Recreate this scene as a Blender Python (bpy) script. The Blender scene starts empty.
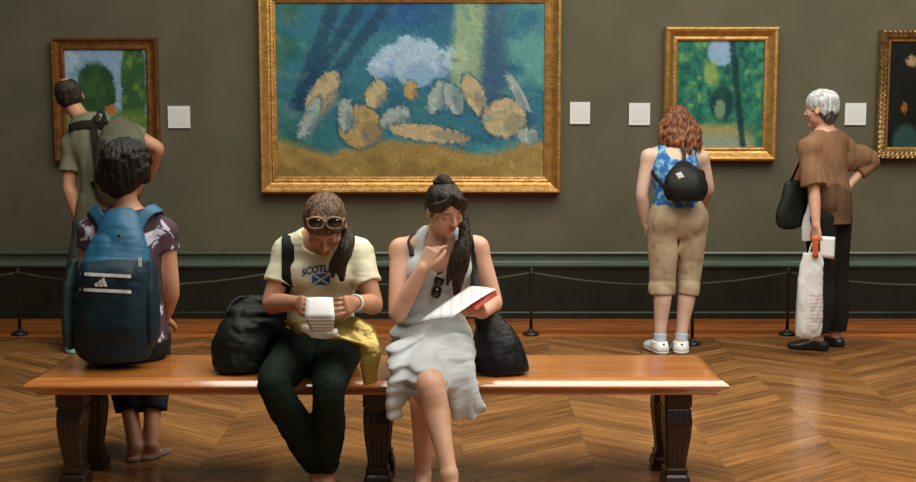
import bpy, math, random
import numpy as np
from math import sin, cos, pi, radians as rad
random.seed(7)
rng = np.random.default_rng(11)
C = bpy.context.scene.collection
SC = bpy.context.scene

# ------------------------------------------------------------------ camera
CAM_H, FPX, PITCH = 1.55, 1200.0, rad(6.33)
cam_d = bpy.data.cameras.new('camera'); cam = bpy.data.objects.new('camera', cam_d); C.objects.link(cam)
cam.location = (0, 0, CAM_H); cam.rotation_euler = (pi/2 - PITCH, 0, 0)
cam_d.sensor_width = 36.0; cam_d.lens = FPX/916*36; cam_d.clip_end = 100
SC.camera = cam
# ------------------------------------------------------------------ light
SC.view_settings.view_transform = 'Standard'; SC.view_settings.look = 'None'
SC.view_settings.gamma = 1.0; SC.view_settings.exposure = 0.0
try: SC.view_settings.use_curve_mapping = False
except Exception: pass
world = bpy.data.worlds.new('world'); SC.world = world; world.use_nodes = True
bg = world.node_tree.nodes['Background']; bg.inputs[0].default_value = (0.80, 0.84, 0.80, 1); bg.inputs[1].default_value = 0.05
def area(name, loc, sx, sy, power, col, rot=(0, 0, 0)):
    l = bpy.data.lights.new(name, 'AREA'); l.shape = 'RECTANGLE'; l.size = sx; l.size_y = sy; l.energy = power; l.color = col
    o = bpy.data.objects.new(name, l); C.objects.link(o); o.location = loc; o.rotation_euler = rot
    return o
area('skylight', (1.6, 4.9, 5.2), 7.2, 4.6, 600, (1.0, 0.97, 0.88))
area('fill_light_near', (2.2, 0.9, 4.6), 4.0, 2.0, 110, (1.0, 0.95, 0.86), (rad(35), 0, 0))  # added soft fill above the camera, brightens faces and the dress front

# ------------------------------------------------------------------ helpers
def at(u, v, Y):
    cx = (u-458)/FPX; cz = -(v-241)/FPX
    dy = cos(PITCH) + cz*sin(PITCH); dz = -sin(PITCH) + cz*cos(PITCH)
    t = Y/dy
    return np.array([t*cx, Y, CAM_H + t*dz])
def V(*a): return np.array(a, float)
def nrm(a): a = np.asarray(a, float); return a/np.linalg.norm(a)
def lerp(a, b, t): return np.asarray(a, float)*(1-t) + np.asarray(b, float)*t

def link(name, me, m=None, parent=None):
    o = bpy.data.objects.new(name, me); C.objects.link(o)
    if m is not None and len(me.materials) == 0: me.materials.append(m)
    if parent is not None: o.parent = parent
    return o
def tag(o, label, cat, group=None):
    o['label'] = label; o['category'] = cat
    if group: o['group'] = group
    return o
def thing(name, label, cat, loc=(0, 0, 0), group=None):
    o = bpy.data.objects.new(name, None); C.objects.link(o); o.location = tuple(loc); o.empty_display_size = 0.1
    return tag(o, label, cat, group)
def org(parent):
    # world position of a parent chain (only translations are used)
    p = np.zeros(3)
    while parent is not None:
        p = p + np.array(parent.location); parent = parent.parent
    return p
def mesh(name, vs, fs, m=None, parent=None, smooth=True, loc=None):
    vs = np.asarray(vs, float)
    o0 = org(parent)
    if loc is not None: o0 = o0 + (np.asarray(loc, float)-o0)
    me = bpy.data.meshes.new(name); me.from_pydata((vs-o0).tolist(), [], [tuple(int(i) for i in f) for f in fs]); me.update()
    if smooth: me.shade_smooth()
    o = link(name, me, m, parent)
    if loc is not None: o.location = tuple(np.asarray(loc, float)-org(parent))
    return o
class MB:
    def __init__(s): s.v = []; s.f = []
    def add(s, vs, fs):
        n = len(s.v); s.v += [tuple(x) for x in vs]; s.f += [tuple(i+n for i in f) for f in fs]
    def box(s, lo, hi):
        x0, y0, z0 = lo; x1, y1, z1 = hi
        s.add([(x0,y0,z0),(x1,y0,z0),(x1,y1,z0),(x0,y1,z0),(x0,y0,z1),(x1,y0,z1),(x1,y1,z1),(x0,y1,z1)],
              [(0,3,2,1),(4,5,6,7),(0,1,5,4),(1,2,6,5),(2,3,7,6),(3,0,4,7)])
    def tube(s, pts, r, n=8, cap=True):
        pts = [np.asarray(p, float) for p in pts]; k = len(pts)
        r = [r]*k if np.isscalar(r) else r
        t = nrm(pts[1]-pts[0]); a = nrm(np.cross(t, (0, 0, 1) if abs(t[2]) < .9 else (1, 0, 0)))
        rings = []
        for i, p in enumerate(pts):
            t = nrm(pts[min(i+1, k-1)]-pts[max(i-1, 0)])
            a = nrm(a - t*np.dot(a, t)); b = np.cross(t, a)
            rings.append([p + r[i]*(cos(2*pi*j/n)*a + sin(2*pi*j/n)*b) for j in range(n)])
        s.loft(rings, cap)
    def loft(s, rings, cap=True):
        n = len(rings[0]); vs = [p for rg in rings for p in rg]; fs = []
        for i in range(len(rings)-1):
            for j in range(n):
                fs.append((i*n+j, i*n+(j+1) % n, (i+1)*n+(j+1) % n, (i+1)*n+j))
        if cap:
            fs.append(tuple(range(n))[::-1]); fs.append(tuple((len(rings)-1)*n+j for j in range(n)))
        s.add(vs, fs)
    def lathe(s, prof, c, n=24):
        s.loft([[(c[0]+r*cos(2*pi*j/n), c[1]+r*sin(2*pi*j/n), c[2]+z) for j in range(n)] for r, z in prof])
    def ribbon(s, pts, w, th, side):
        # strap of rectangular section; side = width direction (one vector or a list)
        pts = [np.asarray(p, float) for p in pts]; k = len(pts); rings = []
        for i, p in enumerate(pts):
            t = nrm(pts[min(i+1, k-1)]-pts[max(i-1, 0)])
            sd = np.asarray(side[i] if isinstance(side, list) else side, float)
            a = nrm(sd - t*np.dot(sd, t)); b = np.cross(t, a)
            ww = w[i] if not np.isscalar(w) else w
            rings.append([p+a*ww/2*x+b*th/2*y for x, y in ((-1,-.6),(-.8,-1),(.8,-1),(1,-.6),(1,.6),(.8,1),(-.8,1),(-1,.6))])
        s.loft(rings)
    def build(s, name, m, parent=None, smooth=False, loc=None): return mesh(name, s.v, s.f, m, parent, smooth, loc)
def spline(pts, n=8):
    P = [np.asarray(p, float) for p in pts]; P = [2*P[0]-P[1]] + P + [2*P[-1]-P[-2]]; out = []
    for i in range(1, len(P)-2):
        for j in range(n):
            t = j/n
            out.append(.5*((2*P[i]) + (-P[i-1]+P[i+1])*t + (2*P[i-1]-5*P[i]+4*P[i+1]-P[i+2])*t*t + (-P[i-1]+3*P[i]-3*P[i+1]+P[i+2])*t**3))
    out.append(P[-2]); return out

# ------------------------------------------------------------------ materials
def mat(name, col, rough=.7, col2=None, nscale=20, bump=0.0, bscale=200, metal=0.0, spec=.4, coat=0.0, sheen=0.0, alpha=1.0, trans=0.0, stretch=(1,1,1), sss=0.0, detail=3, ramp=(.35,.65)):
    m = bpy.data.materials.new(name); m.use_nodes = True; nt = m.node_tree; N = nt.nodes; Lk = nt.links
    b = N['Principled BSDF']
    b.inputs['Base Color'].default_value = (*col, 1); b.inputs['Roughness'].default_value = rough
    b.inputs['Metallic'].default_value = metal; b.inputs['Specular IOR Level'].default_value = spec
    b.inputs['Coat Weight'].default_value = coat; b.inputs['Sheen Weight'].default_value = sheen; b.inputs['Alpha'].default_value = alpha
    b.inputs['Transmission Weight'].default_value = trans
    if sss: b.inputs['Subsurface Weight'].default_value = sss; b.inputs['Subsurface Radius'].default_value = (.012, .005, .003); b.inputs['Subsurface Scale'].default_value = 1.0
    tc = N.new('ShaderNodeTexCoord'); mp = N.new('ShaderNodeMapping'); mp.inputs['Scale'].default_value = stretch
    Lk.new(tc.outputs['Object'], mp.inputs[0])
    if col2 is not None:
        n = N.new('ShaderNodeTexNoise'); n.inputs['Scale'].default_value = nscale; n.inputs['Detail'].default_value = detail
        r = N.new('ShaderNodeValToRGB'); r.color_ramp.elements[0].position = ramp[0]; r.color_ramp.elements[1].position = ramp[1]
        r.color_ramp.elements[0].color = (*col, 1); r.color_ramp.elements[1].color = (*col2, 1)
        Lk.new(mp.outputs[0], n.inputs['Vector']); Lk.new(n.outputs['Fac'], r.inputs[0]); Lk.new(r.outputs[0], b.inputs['Base Color'])
    if bump:
        n2 = N.new('ShaderNodeTexNoise'); n2.inputs['Scale'].default_value = bscale; n2.inputs['Detail'].default_value = 3
        bp = N.new('ShaderNodeBump'); bp.inputs['Strength'].default_value = bump; bp.inputs['Distance'].default_value = .01
        Lk.new(mp.outputs[0], n2.inputs['Vector']); Lk.new(n2.outputs['Fac'], bp.inputs['Height']); Lk.new(bp.outputs[0], b.inputs['Normal'])
    return m

# ------------------------------------------------------------------ organic shapes: distance fields turned into one continuous mesh
def smin(a, b, k):
    if k <= 0: return np.minimum(a, b)
    h = np.clip(.5+.5*(b-a)/k, 0, 1)
    return b*(1-h)+a*h-k*h*(1-h)
_G = rng.random((32, 32, 32)).astype(np.float32)
def vnoise(P):
    i = np.floor(P).astype(int); f = P-i; f = f*f*(3-2*f); i &= 31; j = (i+1) & 31
    def g(a, b, c): return _G[a, b, c]
    x0, y0, z0 = i.T; x1, y1, z1 = j.T; fx, fy, fz = f.T
    c00 = g(x0,y0,z0)*(1-fx)+g(x1,y0,z0)*fx; c10 = g(x0,y1,z0)*(1-fx)+g(x1,y1,z0)*fx
    c01 = g(x0,y0,z1)*(1-fx)+g(x1,y0,z1)*fx; c11 = g(x0,y1,z1)*(1-fx)+g(x1,y1,z1)*fx
    return ((c00*(1-fy)+c10*fy)*(1-fz)+(c01*(1-fy)+c11*fy)*fz)*2-1
def perp(u):
    return nrm(np.cross(u, (0, 0, 1) if abs(u[2]) < .9 else (0, 1, 0)))
def _rr(r): return (r, r) if np.isscalar(r) else tuple(r)
class Field:
    def __init__(s, lo, hi, h=.005):
        s.lo = np.asarray(lo, float); s.h = h
        s.n = np.ceil((np.asarray(hi, float)-s.lo)/h).astype(int)+2
        s.v = np.full(s.n, .5, np.float32)
    def win(s, lo, hi, pad=.03):
        a = np.clip(np.floor((np.asarray(lo)-pad-s.lo)/s.h).astype(int), 0, s.n)
        b = np.clip(np.ceil((np.asarray(hi)+pad-s.lo)/s.h).astype(int)+1, 0, s.n)
        sl = tuple(slice(x, y) for x, y in zip(a, b))
        ax = [(s.lo[i]+s.h*np.arange(a[i], b[i])).astype(np.float32) for i in range(3)]
        return sl, ax[0][:, None, None], ax[1][None, :, None], ax[2][None, None, :], all(b > a)
    @staticmethod
    def dseg(X, Y, Z, a, b, r0, r1, side):
        a = np.asarray(a, float); b = np.asarray(b, float); u = b-a; L = max(np.linalg.norm(u), 1e-6); u = u/L
        sd = perp(u) if side is None else np.asarray(side, float)
        sd = sd-u*np.dot(sd, u); sd = nrm(sd) if np.linalg.norm(sd) > 1e-4 else perp(u)
        fw = np.cross(u, sd)
        x = X-a[0]; y = Y-a[1]; z = Z-a[2]
        al = x*u[0]+y*u[1]+z*u[2]; t = np.clip(al/L, 0, 1); qa = al-t*L
        qs = x*sd[0]+y*sd[1]+z*sd[2]; qf = x*fw[0]+y*fw[1]+z*fw[2]
        rs = r0[0]+(r1[0]-r0[0])*t; rf = r0[1]+(r1[1]-r0[1])*t; ra = np.minimum(rs, rf)
        k0 = np.sqrt((qs/rs)**2+(qf/rf)**2+(qa/ra)**2)
        k1 = np.sqrt((qs/rs**2)**2+(qf/rf**2)**2+(qa/ra**2)**2)+1e-6
        return k0*(k0-1)/k1
    def chain(s, pts, radii, side=None, k=.02, sub=4, grow=0.0, flat0=False, flat1=False, cut=False, flare=0):
        rr = [np.array(_rr(r), float)+grow for r in radii]
        Q = spline([np.concatenate([p, r]) for p, r in zip(pts, rr)], sub) if len(pts) > 2 else [np.concatenate([pts[0], rr[0]]), np.concatenate([pts[1], rr[1]])]
        Q = np.array(Q); Q[:, 3:] = np.maximum(Q[:, 3:], .001); mr = Q[:, 3:].max()
        lo = Q[:, :3].min(0)-mr; hi = Q[:, :3].max(0)+mr
        sl, X, Y, Z, ok = s.win(lo, hi)
        if not ok: return
        d = np.full(s.v[sl].shape, .5, np.float32)
        o = np.array([q.start for q in sl])
        for i in range(len(Q)-1):
            m = Q[i:i+2, 3:].max()
            l2 = Q[i:i+2, :3].min(0)-m; h2 = Q[i:i+2, :3].max(0)+m
            s2, X2, Y2, Z2, ok = s.win(l2, h2)
            if not ok: continue
            loc = tuple(slice(q.start-oo, q.stop-oo) for q, oo in zip(s2, o))
            d[loc] = np.minimum(d[loc], s.dseg(X2, Y2, Z2, Q[i, :3], Q[i+1, :3], Q[i, 3:], Q[i+1, 3:], side))
        if flat1:
            u = nrm(Q[-1, :3]-Q[-2, :3]); p = Q[-1, :3]
            d = np.maximum(d, (X-p[0])*u[0]+(Y-p[1])*u[1]+(Z-p[2])*u[2])
        if flat0:
            u = nrm(Q[0, :3]-Q[1, :3]); p = Q[0, :3]
            d = np.maximum(d, (X-p[0])*u[0]+(Y-p[1])*u[1]+(Z-p[2])*u[2])
        s.v[sl] = -smin(-s.v[sl], d, k) if cut else smin(s.v[sl], d, k)
    def ell(s, c, r, ax=None, k=.01, cut=False, grow=0.0):
        ax = np.eye(3) if ax is None else np.array(ax, float); r = np.array([r]*3 if np.isscalar(r) else r, float)+grow
        m = r.max(); sl, X, Y, Z, ok = s.win(np.asarray(c)-m, np.asarray(c)+m)
        if not ok: return
        x = X-c[0]; y = Y-c[1]; z = Z-c[2]
        q = [x*a[0]+y*a[1]+z*a[2] for a in ax]
        k0 = np.sqrt(sum((qi/ri)**2 for qi, ri in zip(q, r))); k1 = np.sqrt(sum((qi/ri**2)**2 for qi, ri in zip(q, r)))+1e-6
        d = k0*(k0-1)/k1
        s.v[sl] = -smin(-s.v[sl], d, k) if cut else smin(s.v[sl], d, k)
    def box(s, c, r, ax=None, rnd=.01, k=.01, cut=False):
        ax = np.eye(3) if ax is None else np.array(ax, float); r = np.array(r, float)-rnd
        m = np.linalg.norm(r+rnd); sl, X, Y, Z, ok = s.win(np.asarray(c)-m, np.asarray(c)+m)
        x = X-c[0]; y = Y-c[1]; z = Z-c[2]
        q = [np.abs(x*a[0]+y*a[1]+z*a[2])-ri for a, ri in zip(ax, r)]
        d = np.sqrt(sum(np.maximum(qi, 0)**2 for qi in q))+np.minimum(np.maximum(np.maximum(q[0], q[1]), q[2]), 0)-rnd
        s.v[sl] = -smin(-s.v[sl], d, k) if cut else smin(s.v[sl], d, k)
    def plane(s, p, n, k=.0):
        # keep the side the normal points away from
        sl, X, Y, Z, ok = s.win(s.lo, s.lo+s.n*s.h); n = nrm(n)
        d = (X-p[0])*n[0]+(Y-p[1])*n[1]+(Z-p[2])*n[2]
        s.v = (-smin(-s.v, -d, k)).astype(np.float32) if k > 0 else np.maximum(s.v, d).astype(np.float32)
    def disp(s, fn, band=.025):
        I = np.nonzero(np.abs(s.v) < band); P = np.stack(I, 1)*s.h+s.lo
        s.v[I] += fn(P).astype(np.float32)
    def blur(s, n=1):
        for _ in range(n):
            for a in range(3):
                i0 = [slice(None)]*3; i1 = list(i0); i2 = list(i0); i0[a] = slice(0, -2); i1[a] = slice(1, -1); i2[a] = slice(2, None)
                w = s.v.copy(); w[tuple(i1)] = .25*s.v[tuple(i0)]+.5*s.v[tuple(i1)]+.25*s.v[tuple(i2)]; s.v = w
    def sample(s, p):
        q = (np.asarray(p)-s.lo)/s.h; i = np.clip(np.floor(q).astype(int), 0, s.n-2); f = q-i
        v = s.v[i[0]:i[0]+2, i[1]:i[1]+2, i[2]:i[2]+2]
        v = v[0]*(1-f[0])+v[1]*f[0]; v = v[0]*(1-f[1])+v[1]*f[1]; return float(v[0]*(1-f[2])+v[1]*f[2])
    def cast(s, o, d, far=3.0, off=0.0):
        o = np.asarray(o, float); d = nrm(d); t = 0; st = s.h*.5; hi = s.lo+(s.n-2)*s.h; pv = None
        # jump to the box
        with np.errstate(all='ignore'):
            t0 = (s.lo-o)/d; t1 = (hi-o)/d
        tn = np.nanmax(np.minimum(t0, t1)); t = max(tn, 0)+1e-4; end = np.nanmin(np.maximum(t0, t1))
        while t < end:
            p = o+d*t; v = s.sample(p)
            if v < 0: return p-d*off
            t += st
        return None
    def on(s, u, v, off=.004, dflt=None):
        o = np.array([0, 0, CAM_H]); p = at(u, v, 5.0); r = s.cast(o, p-o, off=off)
        return dflt if r is None else r
    def mesh(s, name, m, parent=None, matfn=None, mats=None, loc=None):
        v = s.v.copy()
        for ax in range(3):
            idx = [slice(None)]*3; idx[ax] = 0; v[tuple(idx)] = np.maximum(v[tuple(idx)], .001); idx[ax] = -1; v[tuple(idx)] = np.maximum(v[tuple(idx)], .001)
        b = v < 0; n = b.shape
        c = np.zeros(np.array(n)-1, np.uint8)
        for i in (0, 1):
            for j in (0, 1):
                for k in (0, 1):
                    c += b[i:n[0]-1+i, j:n[1]-1+j, k:n[2]-1+k]
        I = np.stack(np.nonzero((c > 0) & (c < 8)), 1)
        idm = np.full(c.shape, -1, np.int32); idm[tuple(I.T)] = np.arange(len(I))
        acc = np.zeros((len(I), 3)); cnt = np.zeros(len(I))
        cor = np.array([(i, j, k) for i in (0, 1) for j in (0, 1) for k in (0, 1)])
        vals = {tuple(q): v[tuple((I+q).T)].astype(float) for q in cor}
        for q in cor:
            for a in range(3):
                if q[a] == 0:
                    q2 = q.copy(); q2[a] = 1
                    va, vb = vals[tuple(q)], vals[tuple(q2)]
                    mk = (va < 0) != (vb < 0)
                    t = np.where(mk, va/np.where(mk, va-vb, 1), 0)
                    p = np.repeat(q[None].astype(float), len(I), 0); p[:, a] += t
                    acc[mk] += p[mk]; cnt[mk] += 1
        P = (I+acc/cnt[:, None])*s.h+s.lo
        fs = []
        for a in range(3):
            o1, o2 = [(1, 2), (2, 0), (0, 1)][a]
            sa = [slice(None)]*3; sb = [slice(None)]*3; sa[a] = slice(0, n[a]-1); sb[a] = slice(1, n[a])
            A, B = b[tuple(sa)], b[tuple(sb)]
            E = np.stack(np.nonzero(A != B), 1)
            E = E[(E[:, o1] > 0) & (E[:, o2] > 0) & (E[:, o1] < n[o1]-1) & (E[:, o2] < n[o2]-1)]
            ins = A[tuple(E.T)]
            def g(d1, d2):
                q = E.copy(); q[:, o1] -= d1; q[:, o2] -= d2; return idm[tuple(q.T)]
            Q = np.stack([g(1, 1), g(0, 1), g(0, 0), g(1, 0)], 1)
            Q[~ins] = Q[~ins][:, ::-1]; fs.append(Q)
        Fq = np.concatenate(fs); Fq = Fq[(Fq >= 0).all(1)]
        o0 = org(parent) if loc is None else np.asarray(loc, float)
        me = bpy.data.meshes.new(name)
        me.vertices.add(len(P)); me.vertices.foreach_set('co', (P-o0).ravel().astype(np.float32))
        me.loops.add(len(Fq)*4); me.loops.foreach_set('vertex_index', Fq.ravel().astype(np.int32))
        me.polygons.add(len(Fq)); me.polygons.foreach_set('loop_start', np.arange(len(Fq), dtype=np.int32)*4)
        me.update(calc_edges=True); me.validate()
        if mats:
            for x in mats: me.materials.append(x)
            cen = P[Fq].mean(1); me.polygons.foreach_set('material_index', matfn(cen).astype(np.int32))
        me.shade_smooth()
        o = link(name, me, m, parent)
        if loc is not None: o.location = tuple(o0-org(parent))
        return o
def folds(F, amp, freq, stretch=(1, 1, 1), seed=0., warp=.5, band=.02):
    st = np.array(stretch, float)*freq
    def fn(P):
        Q = P*st+seed*7.3
        w = vnoise(Q*.5+5)[:, None]*warp
        a = vnoise(Q+w); b = vnoise(Q*2.1+9+w)
        return amp*((1-np.abs(a)*2)*.75+b*.35)
    F.disp(fn, band)
# ------------------------------------------------------------------ setting
WALL_Y = 8.79
def structure(o): o['kind'] = 'structure'; return o
m_wall = mat('wall_paint', (.086, .082, .048), .85, (.104, .094, .058), 3, .12, 90)
m_green = mat('green_dado', (.008, .0105, .006), .42, (.012, .0145, .008), 6, .05, 60)
m_rail = mat('green_rail', (.060, .088, .062), .22, (.070, .10, .072), 8)
b = MB(); b.box((-7, WALL_Y, -.1), (7, WALL_Y+.2, 5.2)); structure(b.build('wall_back', m_wall))
b = MB(); b.box((-7, WALL_Y-.02, .03), (7, WALL_Y+.01, .375)); structure(b.build('trim_1', m_green))
prof = [(0, .50), (.030, .497), (.036, .488), (.030, .478), (.014, .468), (.012, .44), (.014, .428), (.018, .418), (.034, .408), (.044, .400), (.044, .392), (.030, .380), (.022, .374), (0, .370)]
v = []; 
for x in (-7, 7): v += [(x, WALL_Y-d, z) for d, z in prof]
n = len(prof); f = [(i, i+1, n+i+1, n+i) for i in range(n-1)]
structure(mesh('trim_2', v, f, m_rail, None, False))
prof = [(.02, .055), (.032, .052), (.036, .045), (.036, 0)]
v = []
for x in (-7, 7): v += [(x, WALL_Y-d, z) for d, z in prof]
structure(mesh('baseboard_back', v, [(i, i+1, 5+i, 4+i) for i in range(3)], m_green, None, False))

def floor_mat():
    m = bpy.data.materials.new('chevron_parquet'); m.use_nodes = True; nt = m.node_tree; N = nt.nodes; Lk = nt.links
    P = N['Principled BSDF']
    def M(op, a, b=None, c=None):
        n = N.new('ShaderNodeMath'); n.operation = op
        for i, x in enumerate((a, b, c)):
            if x is None: continue
            if isinstance(x, (int, float)): n.inputs[i].default_value = x
            else: Lk.new(x, n.inputs[i])
        return n.outputs[0]
    tc = N.new('ShaderNodeTexCoord'); sp = N.new('ShaderNodeSeparateXYZ'); Lk.new(tc.outputs['Object'], sp.inputs[0])
    X, Y = sp.outputs[0], sp.outputs[1]
    W, PW, T = .57, .115, 0.72
    x0 = M('ADD', X, 20*W-.02+.0)
    u = M('DIVIDE', x0, W); col = M('FLOOR', u); fx = M('FRACT', u)
    odd = M('MODULO', col, 2.0)
    s = M('MULTIPLY', M('ABSOLUTE', M('SUBTRACT', odd, fx)), W)      # zig-zag distance
    yy = M('ADD', Y, M('MULTIPLY', s, T)) if False else M('SUBTRACT', M('ADD', Y, 20.0), M('MULTIPLY', s, T))
    q = M('DIVIDE', yy, PW); pi_ = M('FLOOR', q); fq = M('FRACT', q)
    border = M('GREATER_THAN', Y, 8.05)
    # border boards run along the wall
    qb = M('DIVIDE', Y, .115); pbi = M('FLOOR', qb); fqb = M('FRACT', qb)
    def mix(a, b, fac): return M('ADD', M('MULTIPLY', a, M('SUBTRACT', 1.0, fac)), M('MULTIPLY', b, fac))
    idc = N.new('ShaderNodeCombineXYZ'); Lk.new(mix(pi_, pbi, border), idc.inputs[0]); Lk.new(mix(col, 77.0, border), idc.inputs[1])
    wn = N.new('ShaderNodeTexWhiteNoise'); wn.noise_dimensions = '2D'; Lk.new(idc.outputs[0], wn.inputs['Vector'])
    # grain: long along the board, fine across it
    gc = N.new('ShaderNodeCombineXYZ')
    along = mix(M('ADD', M('MULTIPLY', s, 1.2), M('MULTIPLY', Y, .6)), X, border); across = mix(yy, Y, border)
    Lk.new(M('MULTIPLY', along, 2.2), gc.inputs[0]); Lk.new(M('MULTIPLY', across, 26.0), gc.inputs[1]); Lk.new(M('MULTIPLY', wn.outputs['Value'], 31.0), gc.inputs[2])
    gn = N.new('ShaderNodeTexNoise'); gn.inputs['Scale'].default_value = 1.0; gn.inputs['Detail'].default_value = 5; gn.inputs['Roughness'].default_value = .62; Lk.new(gc.outputs[0], gn.inputs['Vector'])
    big = N.new('ShaderNodeTexNoise'); big.inputs['Scale'].default_value = 1.3; big.inputs['Detail'].default_value = 2; Lk.new(tc.outputs['Object'], big.inputs['Vector'])
    tone = M('ADD', M('ADD', M('MULTIPLY', wn.outputs['Value'], .26), M('MULTIPLY', gn.outputs['Fac'], .80)), M('MULTIPLY', big.outputs['Fac'], .15))
    r = N.new('ShaderNodeValToRGB'); e = r.color_ramp.elements
    e[0].position = .22; e[0].color = (.070, .027, .009, 1); e[1].position = .92; e[1].color = (.48, .22, .068, 1)
    x = e.new(.45); x.color = (.160, .064, .018, 1); x = e.new(.66); x.color = (.29, .125, .036, 1)
    Lk.new(tone, r.inputs[0])
    # dark joints
    def edge(f, w): return M('MINIMUM', M('MULTIPLY', M('MINIMUM', f, M('SUBTRACT', 1.0, f)), 1.0/w), 1.0)
    j = M('MULTIPLY', mix(edge(fq, .035), edge(fqb, .03), border), mix(M('ADD', .6, M('MULTIPLY', edge(fx, .006), .4)), 1.0, border))
    mx = N.new('ShaderNodeMixRGB'); mx.blend_type = 'MULTIPLY'; mx.inputs[0].default_value = 1
    cj = N.new('ShaderNodeCombineXYZ'); jj = M('ADD', .5, M('MULTIPLY', j, .5))
    for i in range(3): Lk.new(jj, cj.inputs[i])
    red = N.new('ShaderNodeMixRGB'); red.blend_type = 'MULTIPLY'; Lk.new(border, red.inputs[0]); red.inputs[2].default_value = (1.45, 1.0, .70, 1)
    Lk.new(r.outputs[0], red.inputs[1])
    Lk.new(red.outputs[0], mx.inputs[1]); Lk.new(cj.outputs[0], mx.inputs[2]); Lk.new(mx.outputs[0], P.inputs['Base Color'])
    rg = M('ADD', .16, M('MULTIPLY', gn.outputs['Fac'], .22)); Lk.new(rg, P.inputs['Roughness'])
    bp = N.new('ShaderNodeBump'); bp.inputs['Strength'].default_value = .25; bp.inputs['Distance'].default_value = .004
    Lk.new(M('ADD', j, M('MULTIPLY', wn.outputs['Value'], .5)), bp.inputs['Height']); Lk.new(bp.outputs[0], P.inputs['Normal'])
    P.inputs['Specular IOR Level'].default_value = .5; P.inputs['Coat Weight'].default_value = .25; P.inputs['Coat Roughness'].default_value = .10
    return m
b = MB(); b.box((-7, -1.5, -.06), (7, WALL_Y+.05, 0)); structure(b.build('floor', floor_mat()))

# ------------------------------------------------------------------ paintings (plain stand-ins, brush strokes over broad colour areas)
def paint(w, h, colour, n, size, seed):
    r = np.random.default_rng(seed); img = np.zeros((h, w, 3), np.float32)
    yy, xx = np.mgrid[0:h, 0:w]; U = (xx+.5)/w; Vv = (yy+.5)/h
    img[:] = colour(U.ravel(), Vv.ravel(), r).reshape(h, w, 3)
    us = r.random(n); vs = r.random(n); cols = colour(us, vs, r)
    for i in range(n):
        a = r.normal(.9, .5) if r.random() < .6 else r.uniform(0, pi)
        L = size*r.uniform(.6, 1.6)*w; T = L*r.uniform(.16, .35); cx, cy = us[i]*w, vs[i]*h; R = int(L)+1
        x0, x1, y0, y1 = max(int(cx)-R, 0), min(int(cx)+R, w), max(int(cy)-R, 0), min(int(cy)+R, h)
        if x1 <= x0 or y1 <= y0: continue
        X = xx[y0:y1, x0:x1]-cx; Y = yy[y0:y1, x0:x1]-cy
        p = X*cos(a)+Y*sin(a); q = -X*sin(a)+Y*cos(a)
        m = ((np.abs(p) < L*.6) & (np.abs(q) < T*.5))[..., None]*.62
        c = np.clip(cols[i]*(1+r.normal(0, .07)), 0, 1)
        img[y0:y1, x0:x1] = img[y0:y1, x0:x1]*(1-m)+c*m
    return img
def picture_mat():
    m = bpy.data.materials.new('oil_paint'); m.use_nodes = True; N = m.node_tree.nodes; Lk = m.node_tree.links; P = N['Principled BSDF']
    a = N.new('ShaderNodeVertexColor'); a.layer_name = 'paint'; Lk.new(a.outputs[0], P.inputs['Base Color'])
    P.inputs['Roughness'].default_value = .5; P.inputs['Specular IOR Level'].default_value = .25
    n = N.new('ShaderNodeTexNoise'); n.inputs['Scale'].default_value = 70; tc = N.new('ShaderNodeTexCoord'); Lk.new(tc.outputs['Object'], n.inputs['Vector'])
    bp = N.new('ShaderNodeBump'); bp.inputs['Strength'].default_value = .3; bp.inputs['Distance'].default_value = .003; Lk.new(n.outputs['Fac'], bp.inputs['Height']); Lk.new(bp.outputs[0], P.inputs['Normal'])
    return m
m_oil = picture_mat()
def canvas(x0, x1, z0, z1, Y, img, parent):
    h, w = img.shape[:2]
    xs = np.linspace(x0, x1, w); zs = np.linspace(z1, z0, h)
    P = np.stack([np.repeat(xs[None], h, 0), np.full((h, w), Y), np.repeat(zs[:, None], w, 1)], -1).reshape(-1, 3)
    i = np.arange(h*w).reshape(h, w)
    F = np.stack([i[:-1, :-1], i[1:, :-1], i[1:, 1:], i[:-1, 1:]], -1).reshape(-1, 4)
    # a canvas has thickness: stretcher behind it
    nb = len(P); bk = [(x0, Y+.02, z0), (x1, Y+.02, z0), (x1, Y+.02, z1), (x0, Y+.02, z1)]
    P = np.concatenate([P, bk]); fl = F.tolist()+[(nb+3, nb+2, nb+1, nb), (i[-1, 0], nb, nb+1, i[-1, -1]), (i[-1, -1], nb+1, nb+2, i[0, -1]), (i[0, -1], nb+2, nb+3, i[0, 0]), (i[0, 0], nb+3, nb, i[-1, 0])]
    o = mesh('canvas', P, fl, m_oil, parent, False)
    ca = o.data.color_attributes.new('paint', 'FLOAT_COLOR', 'POINT')
    c = np.ones((len(P), 4), np.float32); c[:nb, :3] = img.reshape(-1, 3)**2.2*.92; ca.data.foreach_set('color', c.ravel())
    return o
def gold_mat(name, c1, c2):
    m = mat(name, c1, .36, c2, 22, .35, 60, metal=.7, spec=.5, ramp=(.3, .7)); return m
m_gold = gold_mat('aged_gilding', (.42, .21, .055), (.62, .36, .11))
m_gold2 = gold_mat('brown_gilding', (.19, .075, .02), (.33, .15, .04))
m_gold3 = gold_mat('carved_gilding', (.16, .09, .035), (.42, .26, .10))
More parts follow.
